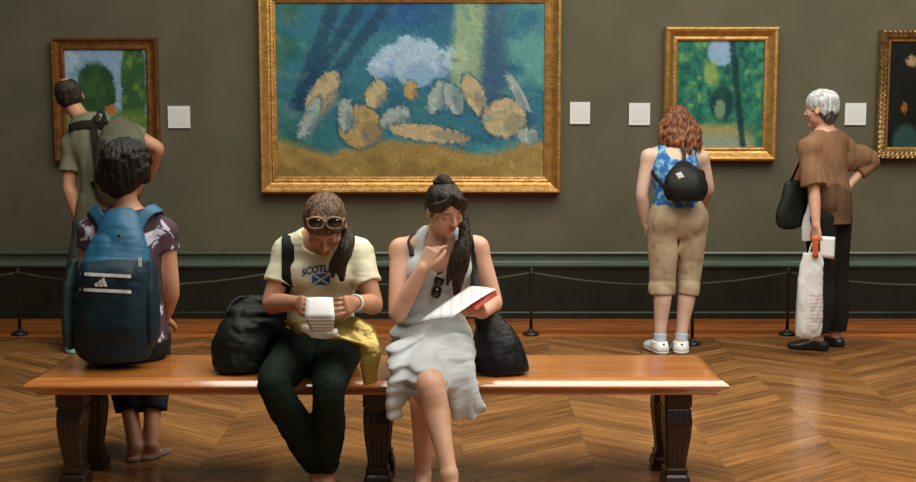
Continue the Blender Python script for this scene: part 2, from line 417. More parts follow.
def frame(x0, x1, z0, z1, Y, prof, m, parent, carve=0.0, name='frame', pitch=.03):
    # profile (outward offset from the canvas edge, depth towards the room)
    vs = []; fs = []
    cs = []
    def side(a, b):
        n = max(2, int(np.linalg.norm(np.subtract(b, a))/(pitch/4))) if carve else 1
        return [lerp(a, b, i/n) for i in range(n)]
    path = side((x0, z0), (x1, z0))+side((x1, z0), (x1, z1))+side((x1, z1), (x0, z1))+side((x0, z1), (x0, z0))
    cx, cz, hw, hh = (x0+x1)/2, (z0+z1)/2, (x1-x0)/2, (z1-z0)/2
    n = len(path); L = 0
    for i, p in enumerate(path):
        L += np.linalg.norm(np.subtract(p, path[i-1])) if i else 0
        ux, uz = (p[0]-cx)/hw, (p[1]-cz)/hh
        for kk, (o, d) in enumerate(prof):
            sx = o if abs(ux) > .9999 else 0; sz = o if abs(uz) > .9999 else 0
            # keep mitres: offset grows only on the side's own axis, corners on both; neighbours slide along
            fx = (hw+o)/hw; fz = (hh+o)/hh
            dd = d+(carve*(.5+.5*sin(2*pi*L/pitch+kk*1.3)) if carve and 0 < kk < len(prof)-1 and d > .02 else 0)
            vs.append((cx+(p[0]-cx)*fx, Y-dd, cz+(p[1]-cz)*fz))
    k = len(prof)
    for i in range(n):
        for j in range(k-1):
            a, b_ = i*k+j, i*k+j+1; c, d_ = ((i+1) % n)*k+j+1, ((i+1) % n)*k+j
            fs.append((a, b_, c, d_))
        fs.append((i*k+k-1, i*k, ((i+1) % n)*k, ((i+1) % n)*k+k-1))
    return mesh(name, vs, fs, m, parent, False)
YC = WALL_Y-.035
def z_at(v, Y=YC): return at(458, v, Y)[2]
def x_at(u, v, Y=YC): return at(u, v, Y)[0]
def blob(U, V_, cx, cy, rx, ry, a=0):
    x = U-cx; y = V_-cy; return ((x*cos(a)+y*sin(a))/rx)**2+((-x*sin(a)+y*cos(a))/ry)**2
def fb(U, V_, f, s=0):
    P = np.stack([U*f+s, V_*f+s*2.1, np.full_like(U, s+.5)], 1); return vnoise(P)+.5*vnoise(P*2.1+3)
def setc(c, m, col, a=1.0):
    m = np.clip(m, 0, 1)[:, None]*a; c[:] = c*(1-m)+np.array(col)*m
def col_big(U, V_, r):
    n = fb(U, V_, 7, 1.); n2 = fb(U, V_, 16, 4.)
    c = np.tile(np.array([.20, .42, .50]), (len(U), 1))
    setc(c, n*.8+.3, (.28, .52, .55)); setc(c, n2*.9-.1, (.10, .27, .40), .8)
    top = np.clip((.22-V_)*8, 0, 1)*np.clip(1-abs(U-.48)*3.4, 0, 1); setc(c, top, (.12, .29, .50), .9)
    setc(c, np.clip((.30-U)*5, 0, 1)*np.clip(n*1.5+.3, 0, 1), (.14, .34, .33), .8)
    setc(c, np.clip((.14-U)*9, 0, 1)*np.clip(n2+.4, 0, 1), (.44, .50, .26), .45)
    for cx, cy, rr in ((.43, .33, .06), (.49, .27, .055), (.55, .29, .06), (.60, .34, .055), (.665, .31, .05), (.52, .36, .08), (.38, .37, .04)):
        d = blob(U, V_, cx, cy, rr, rr*1.55); setc(c, (1.15-d)*3, (.62, .72, .80)); setc(c, (1-blob(U, V_, cx+.012, cy+.05, rr*.8, rr))*2, (.42, .57, .72), .6)
    setc(c, np.clip((V_-.42)*9, 0, 1)*np.clip((.78-V_)*9, 0, 1)*np.clip(n+.55, 0, 1), (.17, .38, .40), .8)
    tr = np.clip(1-abs(U-(.79+.02*np.sin(V_*5)+.08*(V_-.4)**2))*16, 0, 1)*(V_ < .62); setc(c, tr*3, (.22, .34, .45), .9)
    tr = np.clip(1-abs(U-(.725-.05*V_))*14, 0, 1)*(V_ < .55); setc(c, tr*2.5, (.62, .69, .50), .75)
    setc(c, np.clip((U-.83)*14, 0, 1)*(V_ < .68)*np.clip(n*1.4+.6, 0, 1), (.38, .60, .56), .8)
    for x0, sl in ((.20, -.42), (.30, -.5), (.10, -.25)):
        tr = np.clip(1-abs(U-(x0+.12+sl*V_))*30, 0, 1)*(V_ < .62); setc(c, tr*2.5, (.12, .24, .34), .7)
    edge = .80+.03*np.sin(U*11)+.03*n-.07*np.clip(1-abs(U-.02)*6, 0, 1)
    setc(c, (V_-edge)*22, (.60, .50, .29)); setc(c, (V_-edge)*8*np.clip(n2+.3, 0, 1), (.47, .39, .22), .8)
    # pale weathered boulders in a clearing
    for cx, cy, rx, ry, a, k in ((.17, .52, .05, .15, .35, 0), (.12, .66, .03, .13, .3, 1), (.31, .71, .085, .13, 0, 2), (.37, .52, .04, .085, .2, 0), (.255, .64, .03, .10, 0, 1),
                                (.44, .66, .05, .08, .5, 1), (.57, .75, .16, .05, .22, 0), (.50, .50, .028, .06, 0, 2), (.60, .54, .035, .10, .2, 1), (.66, .55, .035, .10, -.2, 1), (.74, .53, .04, .13, -.25, 0),
                                (.85, .66, .085, .12, .1, 0), (.90, .51, .022, .13, -.35, 1), (.94, .76, .04, .05, 0, 1)):
        d = blob(U, V_, cx, cy, rx, ry, a); base = [(.70, .63, .48), (.58, .64, .62), (.66, .56, .37)][k]
        setc(c, (1.28-d)*5, (.16, .28, .38), .65); setc(c, (1.0-d)*5, base)
        setc(c, (1.0-blob(U, V_, cx+rx*.5, cy+ry*.3, rx*.55, ry*.6, a))*3, np.array(base)*.72+np.array([0, .03, .07]), .7)
    setc(c, np.clip(fb(U, V_, 24, 9.)*1.4-.25, 0, 1)*(V_ < .82), (.20, .38, .46), .45); setc(c, np.clip(fb(U, V_, 19, 2.)*1.4-.35, 0, 1)*(V_ < .8), (.45, .60, .55), .4)
    return np.clip(c, 0, 1)
def col_left(U, V_, r):
    n = fb(U, V_, 6, 2.); n2 = fb(U, V_, 15, 6.)
    c = np.tile(np.array([.50, .62, .74]), (len(U), 1)); setc(c, n+.2, (.72, .78, .82), .8)
    d = blob(U, V_, .36, .40, .27, .30); setc(c, (1.05-d+n*.3)*4, (.15, .27, .17)); setc(c, (1.0-d+n2*.9)*.9, (.28, .40, .22), .6)
    d = blob(U, V_, .84, .32, .17, .58); setc(c, (1.05-d+n*.3)*4, (.20, .34, .20)); setc(c, np.clip(n2*1.5, 0, 1)*(d < 1), (.46, .56, .30), .7)
    setc(c, (V_-.58+n*.05)*10, (.40, .50, .25)); setc(c, (V_-.74)*9, (.55, .58, .33)); setc(c, np.clip(n2, 0, 1)*(V_ > .5), (.20, .33, .17), .6)
    setc(c, (1-blob(U, V_, .55, .60, .07, .05))*4, (.66, .42, .22))
    return np.clip(c, 0, 1)
def col_mid(U, V_, r):
    n = fb(U, V_, 8, 3.); n2 = fb(U, V_, 19, 5.)
    c = np.tile(np.array([.13, .40, .33]), (len(U), 1)); setc(c, n*1.3+.35, (.24, .55, .44), .9); setc(c, n2*1.3-.1, (.08, .24, .25), .9); setc(c, n2*-1.2-.15, (.55, .64, .33), .8)
    setc(c, (1-blob(U, V_, .5, .10, .17, .15))*3, (.55, .66, .78), .9)
    setc(c, (V_-.74+n*.03)*14*np.clip(1.6-abs(U-.42)*3, 0, 1), (.62, .56, .34), .9)
    setc(c, (V_-.84+n*.03)*14*np.clip(1.5-abs(U-.4)*2.6, 0, 1), (.50, .58, .52), .9)
    setc(c, (1-blob(U, V_, .42, .30, .14, .13))*3*np.clip(n+.6, 0, 1), (.60, .62, .30), .7); setc(c, (1-blob(U, V_, .52, .58, .15, .17))*3, (.07, .20, .20), .8); setc(c, (1-blob(U, V_, .5, .64, .07, .10))*3, (.50, .58, .46), .8); setc(c, np.clip(1-abs(U-.62-.16*V_)*22, 0, 1)*2, (.07, .18, .22), .8)
    return np.clip(c, 0, 1)
def col_dark(U, V_, r):
    n = fb(U, V_, 5, 8.)
    c = np.tile(np.array([.07, .08, .07]), (len(U), 1)); setc(c, n, (.14, .15, .11), .7)
    setc(c, (1-blob(U, V_, .19, .18, .06, .06))*2, (.62, .52, .36)); setc(c, (1-blob(U, V_, .14, .62, .035, .06))*2, (.62, .36, .12), .9)
    setc(c, (1-blob(U, V_, .16, .95, .13, .2))*2, (.18, .30, .27), .9)
    return np.clip(c, 0, 1)
def painting(label, u0, u1, v0, v1, img, prof, m, inner=None, carve=0, x1=None, tilt=0, group=None, liner=None):
    xa = x_at(u0, (v0+v1)/2); xb = x_at(u1, (v0+v1)/2) if x1 is None else x1; za, zb = z_at(v1), z_at(v0)
    t = thing('framed_painting', label, 'painting', ((xa+xb)/2, YC, za))
    canvas(xa, xb, za, zb, YC, img, t)
    frame(xa, xb, za, zb, YC, prof, m, t, carve)
    if liner: frame(xa, xb, za, zb, YC, [(0, -.001), (0, .006), (.006, .014), (.016, .016), (.020, .010), (.020, -.001)], liner, t, 0, 'inner_gilt_edge')
    t.rotation_euler[0] = rad(tilt)
    return t
wide = [(.012, -.03), (.012, .004), (.020, .020), (.036, .024), (.046, .016), (.060, .022), (.082, .045), (.098, .060), (.112, .062), (.120, .052), (.124, .03), (.124, -.03)]
painting('very large gilt framed blue and green painting with white clouds, above the bench', 277, 544, 3, 176, paint(480, 310, col_big, 9000, .018, 1),
         wide, m_gold, liner=m_gold)
flat = [(.010, -.03), (.010, .004), (.016, .016), (.030, .014), (.040, .014), (.066, .020), (.070, .034), (.082, .036), (.086, .026), (.086, -.03)]
painting('upright landscape painting in a dark brown gilt frame behind the person in olive', 66, 147, 50, 149, paint(150, 185, col_left, 2600, .04, 2), flat, m_gold2, liner=m_gold2)
painting('upright dense green woodland painting in a bright gold frame before the red haired visitor', 677, 763, 41, 147, paint(150, 185, col_mid, 2800, .035, 3),
         [(.010, -.03), (.010, .004), (.018, .014), (.030, .012), (.044, .022), (.068, .044), (.084, .048), (.096, .040), (.100, .020), (.100, -.03)], m_gold, liner=m_gold)
painting('very dark painting in a carved gold frame, cut off by the right picture edge', 889, 0, 42, 147, paint(180, 185, col_dark, 2000, .04, 4),
         [(.012, -.03), (.012, .006), (.022, .018), (.036, .030), (.052, .034), (.066, .042), (.078, .040), (.084, .024), (.084, -.03)], m_gold3, carve=.010, x1=x_at(889, 95)+.82, liner=m_gold)

m_card = mat('white_card', (.66, .67, .66), .6); m_cardin = mat('grey_card_print', (.60, .61, .61), .7, (.66, .67, .66), 60, stretch=(1, 1, 3))
for u0, u1, v0, v1, lab in ((168, 190, 106, 128, 'small white wall label right of the brown framed landscape'), (570, 590, 102, 124, 'small white wall label just right of the very large painting'),
                            (629, 650, 103, 125, 'small white wall label left of the green woodland painting'), (845, 866, 103, 125, 'small white wall label between the silver haired visitor and the dark painting')):
    xa, xb, za, zb = x_at(u0, v0, WALL_Y), x_at(u1, v0, WALL_Y), z_at(v1, WALL_Y), z_at(v0, WALL_Y)
    t = thing('wall_label', lab, 'label', ((xa+xb)/2, WALL_Y, za), 'white labels on the wall')
    b = MB(); b.box((xa, WALL_Y-.012, za), (xb, WALL_Y+.002, zb)); b.build('label_board', m_card, t)
    b = MB(); b.box((xa+.025, WALL_Y-.0135, za+.025), (xb-.025, WALL_Y-.011, zb-.025)); b.build('printed_panel', m_cardin, t)

# ------------------------------------------------------------------ rope barrier
m_black = mat('black_iron', (.012, .012, .012), .35, spec=.5); m_rope = mat('olive_rope', (.040, .050, .024), .8, (.058, .068, .032), 60, .5, 400)
def post(x, Y, lab, top=.45, rings=True):
    t = thing('barrier_post', lab, 'post', (x, Y, 0), 'low black rope posts along the wall' if rings else None)
    b = MB(); b.lathe([(0, 0), (.055, 0), (.058, .008), (.052, .018), (.03, .026), (.018, .034), (.012, .045)], (x, Y, 0)); b.build('base', m_black, t, True)
    b = MB(); b.lathe([(.011, .03), (.011, top-.02), (.011, top-.015)], (x, Y, 0), 12); b.build('shaft', m_black, t, True)
    b = MB(); b.lathe([(.009, top-.03), (.017, top-.026), (.017, top-.012), (.010, top-.008), (.016, top), (.012, top+.012), (0, top+.016)], (x, Y, 0), 12); b.build('cap', m_black, t, True)
    return t
PY = 8.12
px = [at(u, 335, PY)[0] for u in (20, 531, 787)]; sp = px[2]-px[1]
px = [px[0]-sp, px[0], px[1]-sp, px[1], px[2], px[2]+sp]
labs = ['low black rope post out of view at far left', 'low black rope post at the left end of the view', 'low black rope post hidden behind the person in the cream shirt',
        'low black rope post right of the person in the grey dress', 'low black rope post beside the silver haired visitor', 'low black rope post beyond the right picture edge']
for i, x in enumerate(px):
    if i in (1, 2, 3, 4): post(x, PY, labs[i])
for i in range(5):
    pts = [(px[i]+(px[i+1]-px[i])*t, PY, .432-.085*(1-(2*t-1)**2)) for t in np.linspace(0.008, .992, 25)]
    b = MB(); b.tube(pts, .0075, 8)
    o = b.build('barrier_rope', m_rope, None, True)
    tag(o, ['slack olive rope running off past the left picture edge', 'slack olive rope between the leftmost post and the cream shirt person', 'slack olive rope passing behind the two people facing us',
            'slack olive rope behind the legs of the red haired visitor', 'slack olive rope running off past the right picture edge'][i], 'rope', 'olive ropes of the barrier')
q = at(692, 345, 7.78)
post(q[0], q[1], 'thin black post with flared foot standing right of the white sneakers', .42, False)

# ------------------------------------------------------------------ bench
def bench_wood(name, c1, c2, rough, coat=.0):
    return mat(name, c1, rough, c2, 6, .05, 40, stretch=(.5, 9, 9), coat=coat, detail=5, spec=.5)
m_top = bench_wood('varnished_bench_top', (.40, .125, .022), (.55, .20, .040), .3, 1.0); m_top.node_tree.nodes['Principled BSDF'].inputs['Coat IOR'].default_value = 1.9; m_top.node_tree.nodes['Principled BSDF'].inputs['Coat Roughness'].default_value = .12; m_leg = bench_wood('dark_bench_leg', (.014, .006, .003), (.030, .012, .005), .35, .1)
X0, X1, Y0, Y1, ZS = at(22, 383, 4.69)[0], at(730, 383, 4.69)[0], 4.69, 5.23, .472
bench = thing('gallery_bench', 'long polished orange-brown wooden bench the three seated visitors share', 'bench', ((X0+X1)/2, (Y0+Y1)/2, 0))
rings = []
for o, z in ((.5, .4719), (.054, .472), (.044, .4708), (.024, .4640), (.007, .4530), (.001, .446), (.000, .441), (.004, .436), (.010, .430), (.014, .428), (.024, .424), (.034, .417), (.040, .410), (.043, .402), (.5, .4021)):
    o2 = min(o, .25); rings.append([(X0+o2, Y0+o2, z), (X1-o2, Y0+o2, z), (X1-o2, Y1-o2, z), (X0+o2, Y1-o2, z)])
b = MB(); b.loft(rings[::-1]); b.build('seat', m_top, bench)
m_brass = mat('carved_gilt_brown', (.16, .09, .04), .4)
for xc in (-1.575, -.33, .893):
    for yc in (Y0+.115, Y1-.165):
        sgn = -1 if yc < 5 else 1
        prof = [(.403, .050, 0), (.345, .050, 0), (.342, .044, 0), (.335, .044, 0), (.332, .048, -.003), (.28, .050, .012), (.22, .046, .014), (.16, .040, .006), (.11, .036, -.004), (.085, .036, -.006), (.08, .042, -.006), (.066, .043, -.006), (.062, .038, -.006), (.05, .046, -.004), (.02, .052, 0), (0, .048, 0)]
        rings = []
        for z, r, d in prof:
            rg = []
            for j in range(32):
                a = 2*pi*(j+.5)/32; c_, s_ = cos(a), sin(a); m_ = max(abs(c_), abs(s_))
                rr = r*1.12/m_*(.97 if .09 < z < .33 and j % 4 in (0, 3) and False else 1)
                if .09 < z < .33: rr *= 1-.045*(j % 2)       # reeded faces
                rg.append((xc+rr*c_, yc+sgn*d+rr*s_, z))
            rings.append(rg)
        lg = MB(); lg.loft(rings[::-1]); o = lg.build('leg', m_leg, bench)
# ------------------------------------------------------------------ people
def skin_mat(name, c1, c2): return mat(name, c1, .48, c2, 14, .08, 180, sss=.06, spec=.35)
skin_light = skin_mat('skin_light', (.60, .33, .22), (.68, .40, .28)); skin_tan = skin_mat('skin_tan', (.46, .225, .13), (.54, .28, .17))
skin_fair = skin_mat('skin_fair', (.60, .39, .30), (.66, .46, .36)); m_lip = mat('lips', (.42, .17, .13), .45)
def hairmat(name, c1, c2, s=1): return mat(name, c1, .46, c2, 70*s, .8, 170, stretch=(1, 1, .12), spec=.32, ramp=(.4, .6))
m_hair_dark = hairmat('dark_brown_hair', (.012, .008, .005), (.045, .031, .020)); m_hair_brown = hairmat('brown_hair', (.060, .032, .017), (.19, .105, .058))
m_hair_black = hairmat('black_hair', (.004, .0035, .003), (.012, .010, .008)); m_hair_red = hairmat('auburn_hair', (.080, .022, .007), (.26, .095, .035)); m_hair_grey = hairmat('silver_hair', (.36, .37, .37), (.68, .69, .68))

ARM = [.047, .044, .036, .039, .033, .0245]
LEG = [(.088, .088), (.074, .078), (.053, .056), (.051, .056), (.037, .040), (.031, .034)]
class Body:
    """joints are world points; 'side' points to the person's right"""
    def __init__(s, **k): s.__dict__.update(k); s.side = nrm(s.side); s.sc = getattr(s, 'sc', 1.0)
    def torso(s, F, grow=0.0, k=.03, flat0=False, top=True, w=1.0):
        tr = getattr(s, 'tr', [(.160, .115), (.128, .095), (.140, .100), (.135, .092), (.085, .068)])
        tr = [(a*w*s.sc, b_*s.sc) for a, b_ in tr]
        pts = [s.pelvis, s.waist, s.chest, lerp(s.chest, s.neckb, .62), s.neckb]
        if not top: pts, tr = pts[:4], tr[:4]
        F.chain(pts, tr, s.side, k, 5, grow, flat0=flat0)
    def yoke(s, F, grow=0.0, k=.035, r=.046):
        for sh in (s.sR, s.sL):
            F.chain([s.neckb-(0, 0, .015), lerp(s.neckb, sh, .6)+(0, 0, -.004), sh], [.040*s.sc, .044*s.sc, r*s.sc], None, k, 3, grow)
    def bust(s, F, grow=0.0, r=.055, k=.03):
        fw = s.fwd
        for g in (1, -1):
            c = lerp(s.chest, s.neckb, .12)+s.side*g*.068*s.sc+fw*.072*s.sc
            F.ell(c, np.array([.058, .058, .055])*r/.055, None, k, grow=grow)
    def arm(s, F, w, grow=0.0, t=1.0, flat=False, k=.03, rad_=None, add=0):
        S, E, W = (s.sR, s.eR, s.wR) if w == 'R' else (s.sL, s.eL, s.wL)
        R = [r*s.sc for r in (rad_ or ARM)]
        pts = [S, lerp(S, E, .5), E, lerp(E, W, .28), lerp(E, W, .7), W]
        if t < 1:   # only down the upper arm
            pts = [S, lerp(S, E, t*.5), lerp(S, E, t)]; R = [R[0], R[0]*.97, R[1]*.98+add]
            F.chain(pts, R, None, k, 4, grow, flat1=flat)
        else: F.chain(pts, R, None, k, 5, grow)
    def leg(s, F, w, grow=0.0, t=2.0, flat=False, k=.03, rad_=None, add=0.0):
        Hp, K, A = (s.hR, s.kR, s.aR) if w == 'R' else (s.hL, s.kL, s.aL)
        back = nrm(A-K); cb = -np.cross(np.cross(nrm(K-Hp)+s.fwd*.2, back), back); cb = cb/max(np.linalg.norm(cb), 1e-3)
        calf = lerp(K, A, .30)+(-s.fwd if getattr(s, 'stand', False) else cb*-1)*.012
        P = [Hp, lerp(Hp, K, .5), K, calf, lerp(K, A, .68), A]; R = [np.array(r)*s.sc for r in (rad_ or LEG)]
        if t <= 1: P, R = [Hp, lerp(Hp, K, .5*t), lerp(Hp, K, t)], [R[0], R[1], R[1]*(1-t)+R[2]*t+add]
        elif t < 2: P, R = [Hp, lerp(Hp, K, .5), K, lerp(K, A, (t-1)*.5), lerp(K, A, t-1)], [R[0], R[1], R[2]+add*.5, R[3]+add, R[3]*(2-t)+R[5]*(t-1)+add]
        F.chain(P, R, s.side, k, 5, grow, flat1=flat)
    def foot(s, F, w, grow=0.0, k=.012):
        A = s.aR if w == 'R' else s.aL; d = getattr(s, 'f'+w, s.fwd); dn = V(0, 0, -1)
        heel = A-d*.035+dn*.055; ball = A+d*.11+dn*.062; toe = A+d*.165+dn*.066
        F.chain([heel, lerp(heel, ball, .5)+(0, 0, .008), ball, toe], [(.030, .028), (.033, .030), (.042, .022), (.030, .014)], np.cross(d, dn), k, 4, grow)
        F.chain([A, A-d*.012+dn*.05], [.031, .032], None, k, 3, grow); F.chain([A, lerp(heel, ball, .55)], [.030, .028], None, k, 3, grow)
def head_axes(fwd, up):
    f = nrm(fwd); u = np.asarray(up, float); u = nrm(u-f*np.dot(u, f)); return np.array([np.cross(f, u), f, u])   # right, fwd, up
class Head:
    def __init__(s, c, fwd, up, sc=1.0): s.c = np.asarray(c, float); s.A = head_axes(fwd, up); s.sc = sc
    def p(s, x, y, z): return s.c+s.sc*(x*s.A[0]+y*s.A[1]+z*s.A[2])
    def local(s, P): return (P-s.c)@s.A.T/s.sc
    def e(s, F, c, r, k=.01, cut=False, tilt=0, grow=0): F.ell(s.p(*c), np.array(r)*s.sc+grow, s.A if not tilt else np.array([cos(tilt)*s.A[0]+sin(tilt)*s.A[2], s.A[1], -sin(tilt)*s.A[0]+cos(tilt)*s.A[2]]), k, cut)
    def build(s, F, neck, rn=.050, male=False):
        F.chain([neck, lerp(neck, s.p(0, -.018, -.055), .5), s.p(0, -.018, -.045)], [rn+.006, rn-.003, rn], None, .018, 4)
        s.e(F, (0, -.012, .030), (.074, .092, .082), .02); s.e(F, (0, .030, -.020), (.060, .056, .078), .02)
        s.e(F, (0, .020, -.064), (.052, .052, .036), .018)
        F.chain([s.p(0, .045, -.078), s.p(0, .064, -.096)], [.030*s.sc, .021*s.sc], None, .016)
        s.e(F, (0, .072, .024), (.046, .018, .013), .012); s.e(F, (0, .062, .050), (.048, .022, .03), .02)
        for g in (1, -1):
            s.e(F, (g*.031, .098, .000), (.017, .020, .013), .010, True)
            s.e(F, (g*.031, .0735, .000), (.0145, .0135, .0125), .004)
            s.e(F, (g*.040, .056, -.028), (.021, .020, .020), .014)
            s.e(F, (g*.011, .092, -.030), (.008, .009, .007), .005)
            s.e(F, (g*.077, -.004, -.006), (.008, .017, .029), .005, tilt=g*.12); s.e(F, (g*.086, .000, -.002), (.005, .009, .015), .004, True)
        F.chain([s.p(0, .082, .012), s.p(0, .096, -.010), s.p(0, .105, -.029)], [.0075, .0085, .010], None, .008)
        s.e(F, (0, .084, -.053), (.023, .010, .0055), .005); s.e(F, (0, .083, -.063), (.019, .010, .0065), .005)
        s.e(F, (0, .092, -.0578), (.022, .006, .0016), .002, True)
    def lips(s, P):
        q = s.local(P); return ((q[:, 0]/.024)**2+((q[:, 2]+.0585)/.009)**2 < 1) & (q[:, 1] > .07)
    def face_bits(s, F, parent, m, lash=True):
        # eyebrows and lashes follow the face
        for g in (1, -1):
            pts = []
            for t in np.linspace(0, 1, 7):
                x = .014+.034*t; z = .019+.006*sin(pi*min(t*1.2, 1))-.004*t
                q = F.cast(s.p(g*x, .16, z), -s.A[1], off=.0005)
                if q is not None: pts.append(q)
            if len(pts) > 3: b = MB(); b.tube(pts, [.0012, .0022, .0026, .0026, .0022, .0016, .0008][:len(pts)], 6); b.build('eyebrow', m, parent, True)
            pts = []
            for t in np.linspace(0, 1, 7):
                a = pi+pi*t; q = F.cast(s.p(g*.031+.015*cos(a), .16, -.004+.006*sin(a)), -s.A[1], off=.0006)
                if q is not None: pts.append(q)
            if lash and len(pts) > 3: b = MB(); b.tube(pts, .0014, 6); b.build('eyelash', m, parent, True)
def hand(F, w, d, n, ts, curl=(.3, .5, .4), sc=1.0, spread=.04, thumb=(.7, .25), curls=None, L=None):
    """wrist, finger direction, palm side normal, thumb side +1/-1"""
    d = nrm(d); n = nrm(n-d*np.dot(n, d)); t = nrm(np.cross(d, n))*ts
    kn = w+d*.085*sc
    F.chain([w-d*.01, w+d*.035*sc, kn], [(.026*sc, .021*sc), (.036*sc, .015*sc), (.040*sc, .0125*sc)], t, .010, 4)
    out = {}
    for i, (off, ln, r) in enumerate(((.030, .072, .0088), (.010, .080, .0090), (-.0105, .074, .0085), (-.030, .058, .0076))):
        c = curls[i] if curls else curl
        sp = (1.5-i)*spread; dd = nrm(d*cos(sp)+t*sin(sp)); p = kn+t*off*sc-d*abs(off)*.25*sc; a = 0; pts = [p-dd*.012]; rr = [r*sc]
        for j, fr in enumerate((.45, .30, .25)):
            a += c[j]; p = p+(dd*cos(a)+n*sin(a))*ln*fr*sc; pts.append(p); rr.append(r*sc*(1-.10*(j+1)))
        q = Field.chain; F.chain(pts, rr, None, .003, 1); out[i] = pts[-1]
    p0 = w+d*.018*sc+t*.022*sc+n*.006; th, cl = thumb
    d1 = nrm(d*cos(th)+t*sin(th)+n*.25); p1 = p0+d1*.040*sc; d2 = nrm(d*cos(th-cl)+t*sin(th-cl)+n*.3); p2 = p1+d2*.032*sc; p3 = p2+nrm(d*cos(th-2*cl)+t*sin(th-2*cl)+n*.35)*.026*sc
    F.chain([p0, p1, p2, p3], [.015*sc, .0125*sc, .0105*sc, .0085*sc], None, .006, 2); out['t'] = p3
    return out
def bounds(pts, pad): P = np.array(pts); return P.min(0)-pad, P.max(0)+pad
def grooves(F, fn, amp, band=.02): F.disp(lambda P: amp*fn(P), band)
def strands(Hd, tie, N=34, seed=0):
    """combing lines that converge on the tie point (head-local)"""
    a = nrm(tie); b1 = perp(a); b2 = np.cross(a, b1)
    def fn(P):
        q = Hd.local(P); x = q@b1; y = q@b2; r = np.sqrt(x*x+y*y)+1e-6
        ang = np.arctan2(y, x); w = vnoise(np.stack([ang*3, r*12, q@a*8+seed], 1))*.25
        return np.sin((ang+w*.3)*N)*np.clip(r/.05, 0, 1)*.6+vnoise(np.stack([ang*16, r*6, q@a*6+seed], 1))*.8
    return fn
def hair_cap(F, H, grow=0.0, k=.012, fn=None, amp=.002, face=(.070, .062, .088), facec=(0, .112, -.032), top=None):
    H.e(F, (0, -.014, .036), (.083+grow, .100+grow, .084+grow), k); H.e(F, (0, -.030, .000), (.080+grow, .082+grow, .070+grow), k)
    if top: H.e(F, top[0], top[1], .02)
    if fn: grooves(F, fn, amp)
    H.e(F, facec, face, .008, True)
def lens_mat(): return mat('dark_lens', (.010, .008, .007), .08, spec=.8, coat=.5)
m_lens = lens_mat()
def sunglasses(label, H_or, c, xd, yd, zd, m, rx=.031, rz=.021, w=.036, fold=False):
    """xd across, yd out of the lens front, zd up"""
    xd, yd, zd = nrm(xd), nrm(yd), nrm(zd); t = thing('sunglasses', label, 'sunglasses', c)
    P = lambda x, y, z: np.asarray(c)+x*xd+y*yd+z*zd
    for g in (1, -1):
        ring = [P(g*w+rx*abs(cos(a))**.8*np.sign(cos(a)), -.10*abs(g*w+rx*cos(a))**1.6, rz*abs(sin(a))**.8*np.sign(sin(a))) for a in np.linspace(0, 2*pi, 25)]
        b = MB(); b.tube(ring, .0042, 8, False); b.build('frame', m, t, True)
        b = MB(); rg = [[p+yd*o for p in ring[:-1]] for o in (-.001, .0012)]; b.loft(rg); b.build('lens', m_lens, t, True)
    b = MB(); b.tube([P(-.008, 0, .004), P(0, .002, .007), P(.008, 0, .004)], .0038, 8); b.build('bridge', m, t, True)
    for g in (1, -1):
        e = g*(w+rx)
        pts = [P(e, -.006, .004), P(e+g*.004, -.05, .004), P(e+g*.003, -.105, -.006)] if not fold else [P(e, -.004, .0), P(e-g*.03, -.010, -.002), P(e-g*.10, -.012, -.006)]
        b = MB(); b.tube(spline(pts, 5), .0034, 8); b.build('temple', m, t, True)
    return t
def fabric(name, c, c2=None, rough=.85, ns=12, bump=.25, bs=260, **k): return mat(name, c, rough, c2 or tuple(x*1.12 for x in c), ns, bump, bs, spec=k.pop('spec', .15), **k)
# ================================================================== woman in the cream shirt (seated, facing us)
def sit(F): F.box(((X0+X1)/2, (Y0+Y1)/2, .40), (1.44, .274, .073), None, .004, .012, True)

S_ = V(-1, 0, 0)     # her right is on the left of the picture
cs = Body(side=S_, fwd=V(0, -.97, -.2), pelvis=at(320, 343, 4.96), waist=at(320, 312, 4.95), chest=at(321, 272, 4.91), neckb=at(321, 237, 4.86),
          sR=at(288, 252, 4.88), eR=at(271, 303, 4.80), wR=at(298, 303, 4.61), sL=at(357, 252, 4.88), eL=at(374, 304, 4.80), wL=at(354, 303, 4.62),
          hR=at(301, 346, 4.96), kR=at(275, 384, 4.53), aR=at(318, 473, 4.70), hL=at(338, 346, 4.96), kL=at(329, 386, 4.53), aL=at(327, 474, 4.68), fR=nrm((.15, -1, -.1)), fL=nrm((-.1, -1, -.1)),
          tr=[(.160, .110), (.130, .100), (.138, .100), (.130, .085), (.070, .055)])
woman = thing('person', 'seated person in cream t-shirt and black trousers, sunglasses on head, bowed over a booklet', 'person', (cs.pelvis[0], cs.pelvis[1], .472))
H = Head(at(325, 224, 4.72), (.03, -.64, -.77), (.05, -.75, .64), 1.0)
F = Field((-.92, 4.28, -.02), (-.22, 5.14, 1.30), .004)
cs.torso(F); cs.yoke(F); cs.bust(F)
for w in 'RL': cs.arm(F, w); cs.leg(F, w); cs.foot(F, w)
H.build(F, cs.neckb)
hand(F, cs.wR, V(.30, -.92, .05), V(.9, .35, -.2), -1, curls=[(.5, .6, .3), (.6, .7, .4), (.8, .9, .5), (.9, 1., .5)], sc=.92, thumb=(.35, .2))
hand(F, cs.wL, V(-.30, -.92, .05), V(-.9, .35, -.2), 1, curls=[(.5, .6, .3), (.6, .7, .4), (.8, .9, .5), (.9, 1., .5)], sc=.92, thumb=(.35, .2))
sit(F); body = F.mesh('body', None, woman, lambda P: H.lips(P).astype(int), [skin_tan, m_lip]); H.face_bits(F, woman, m_hair_brown)
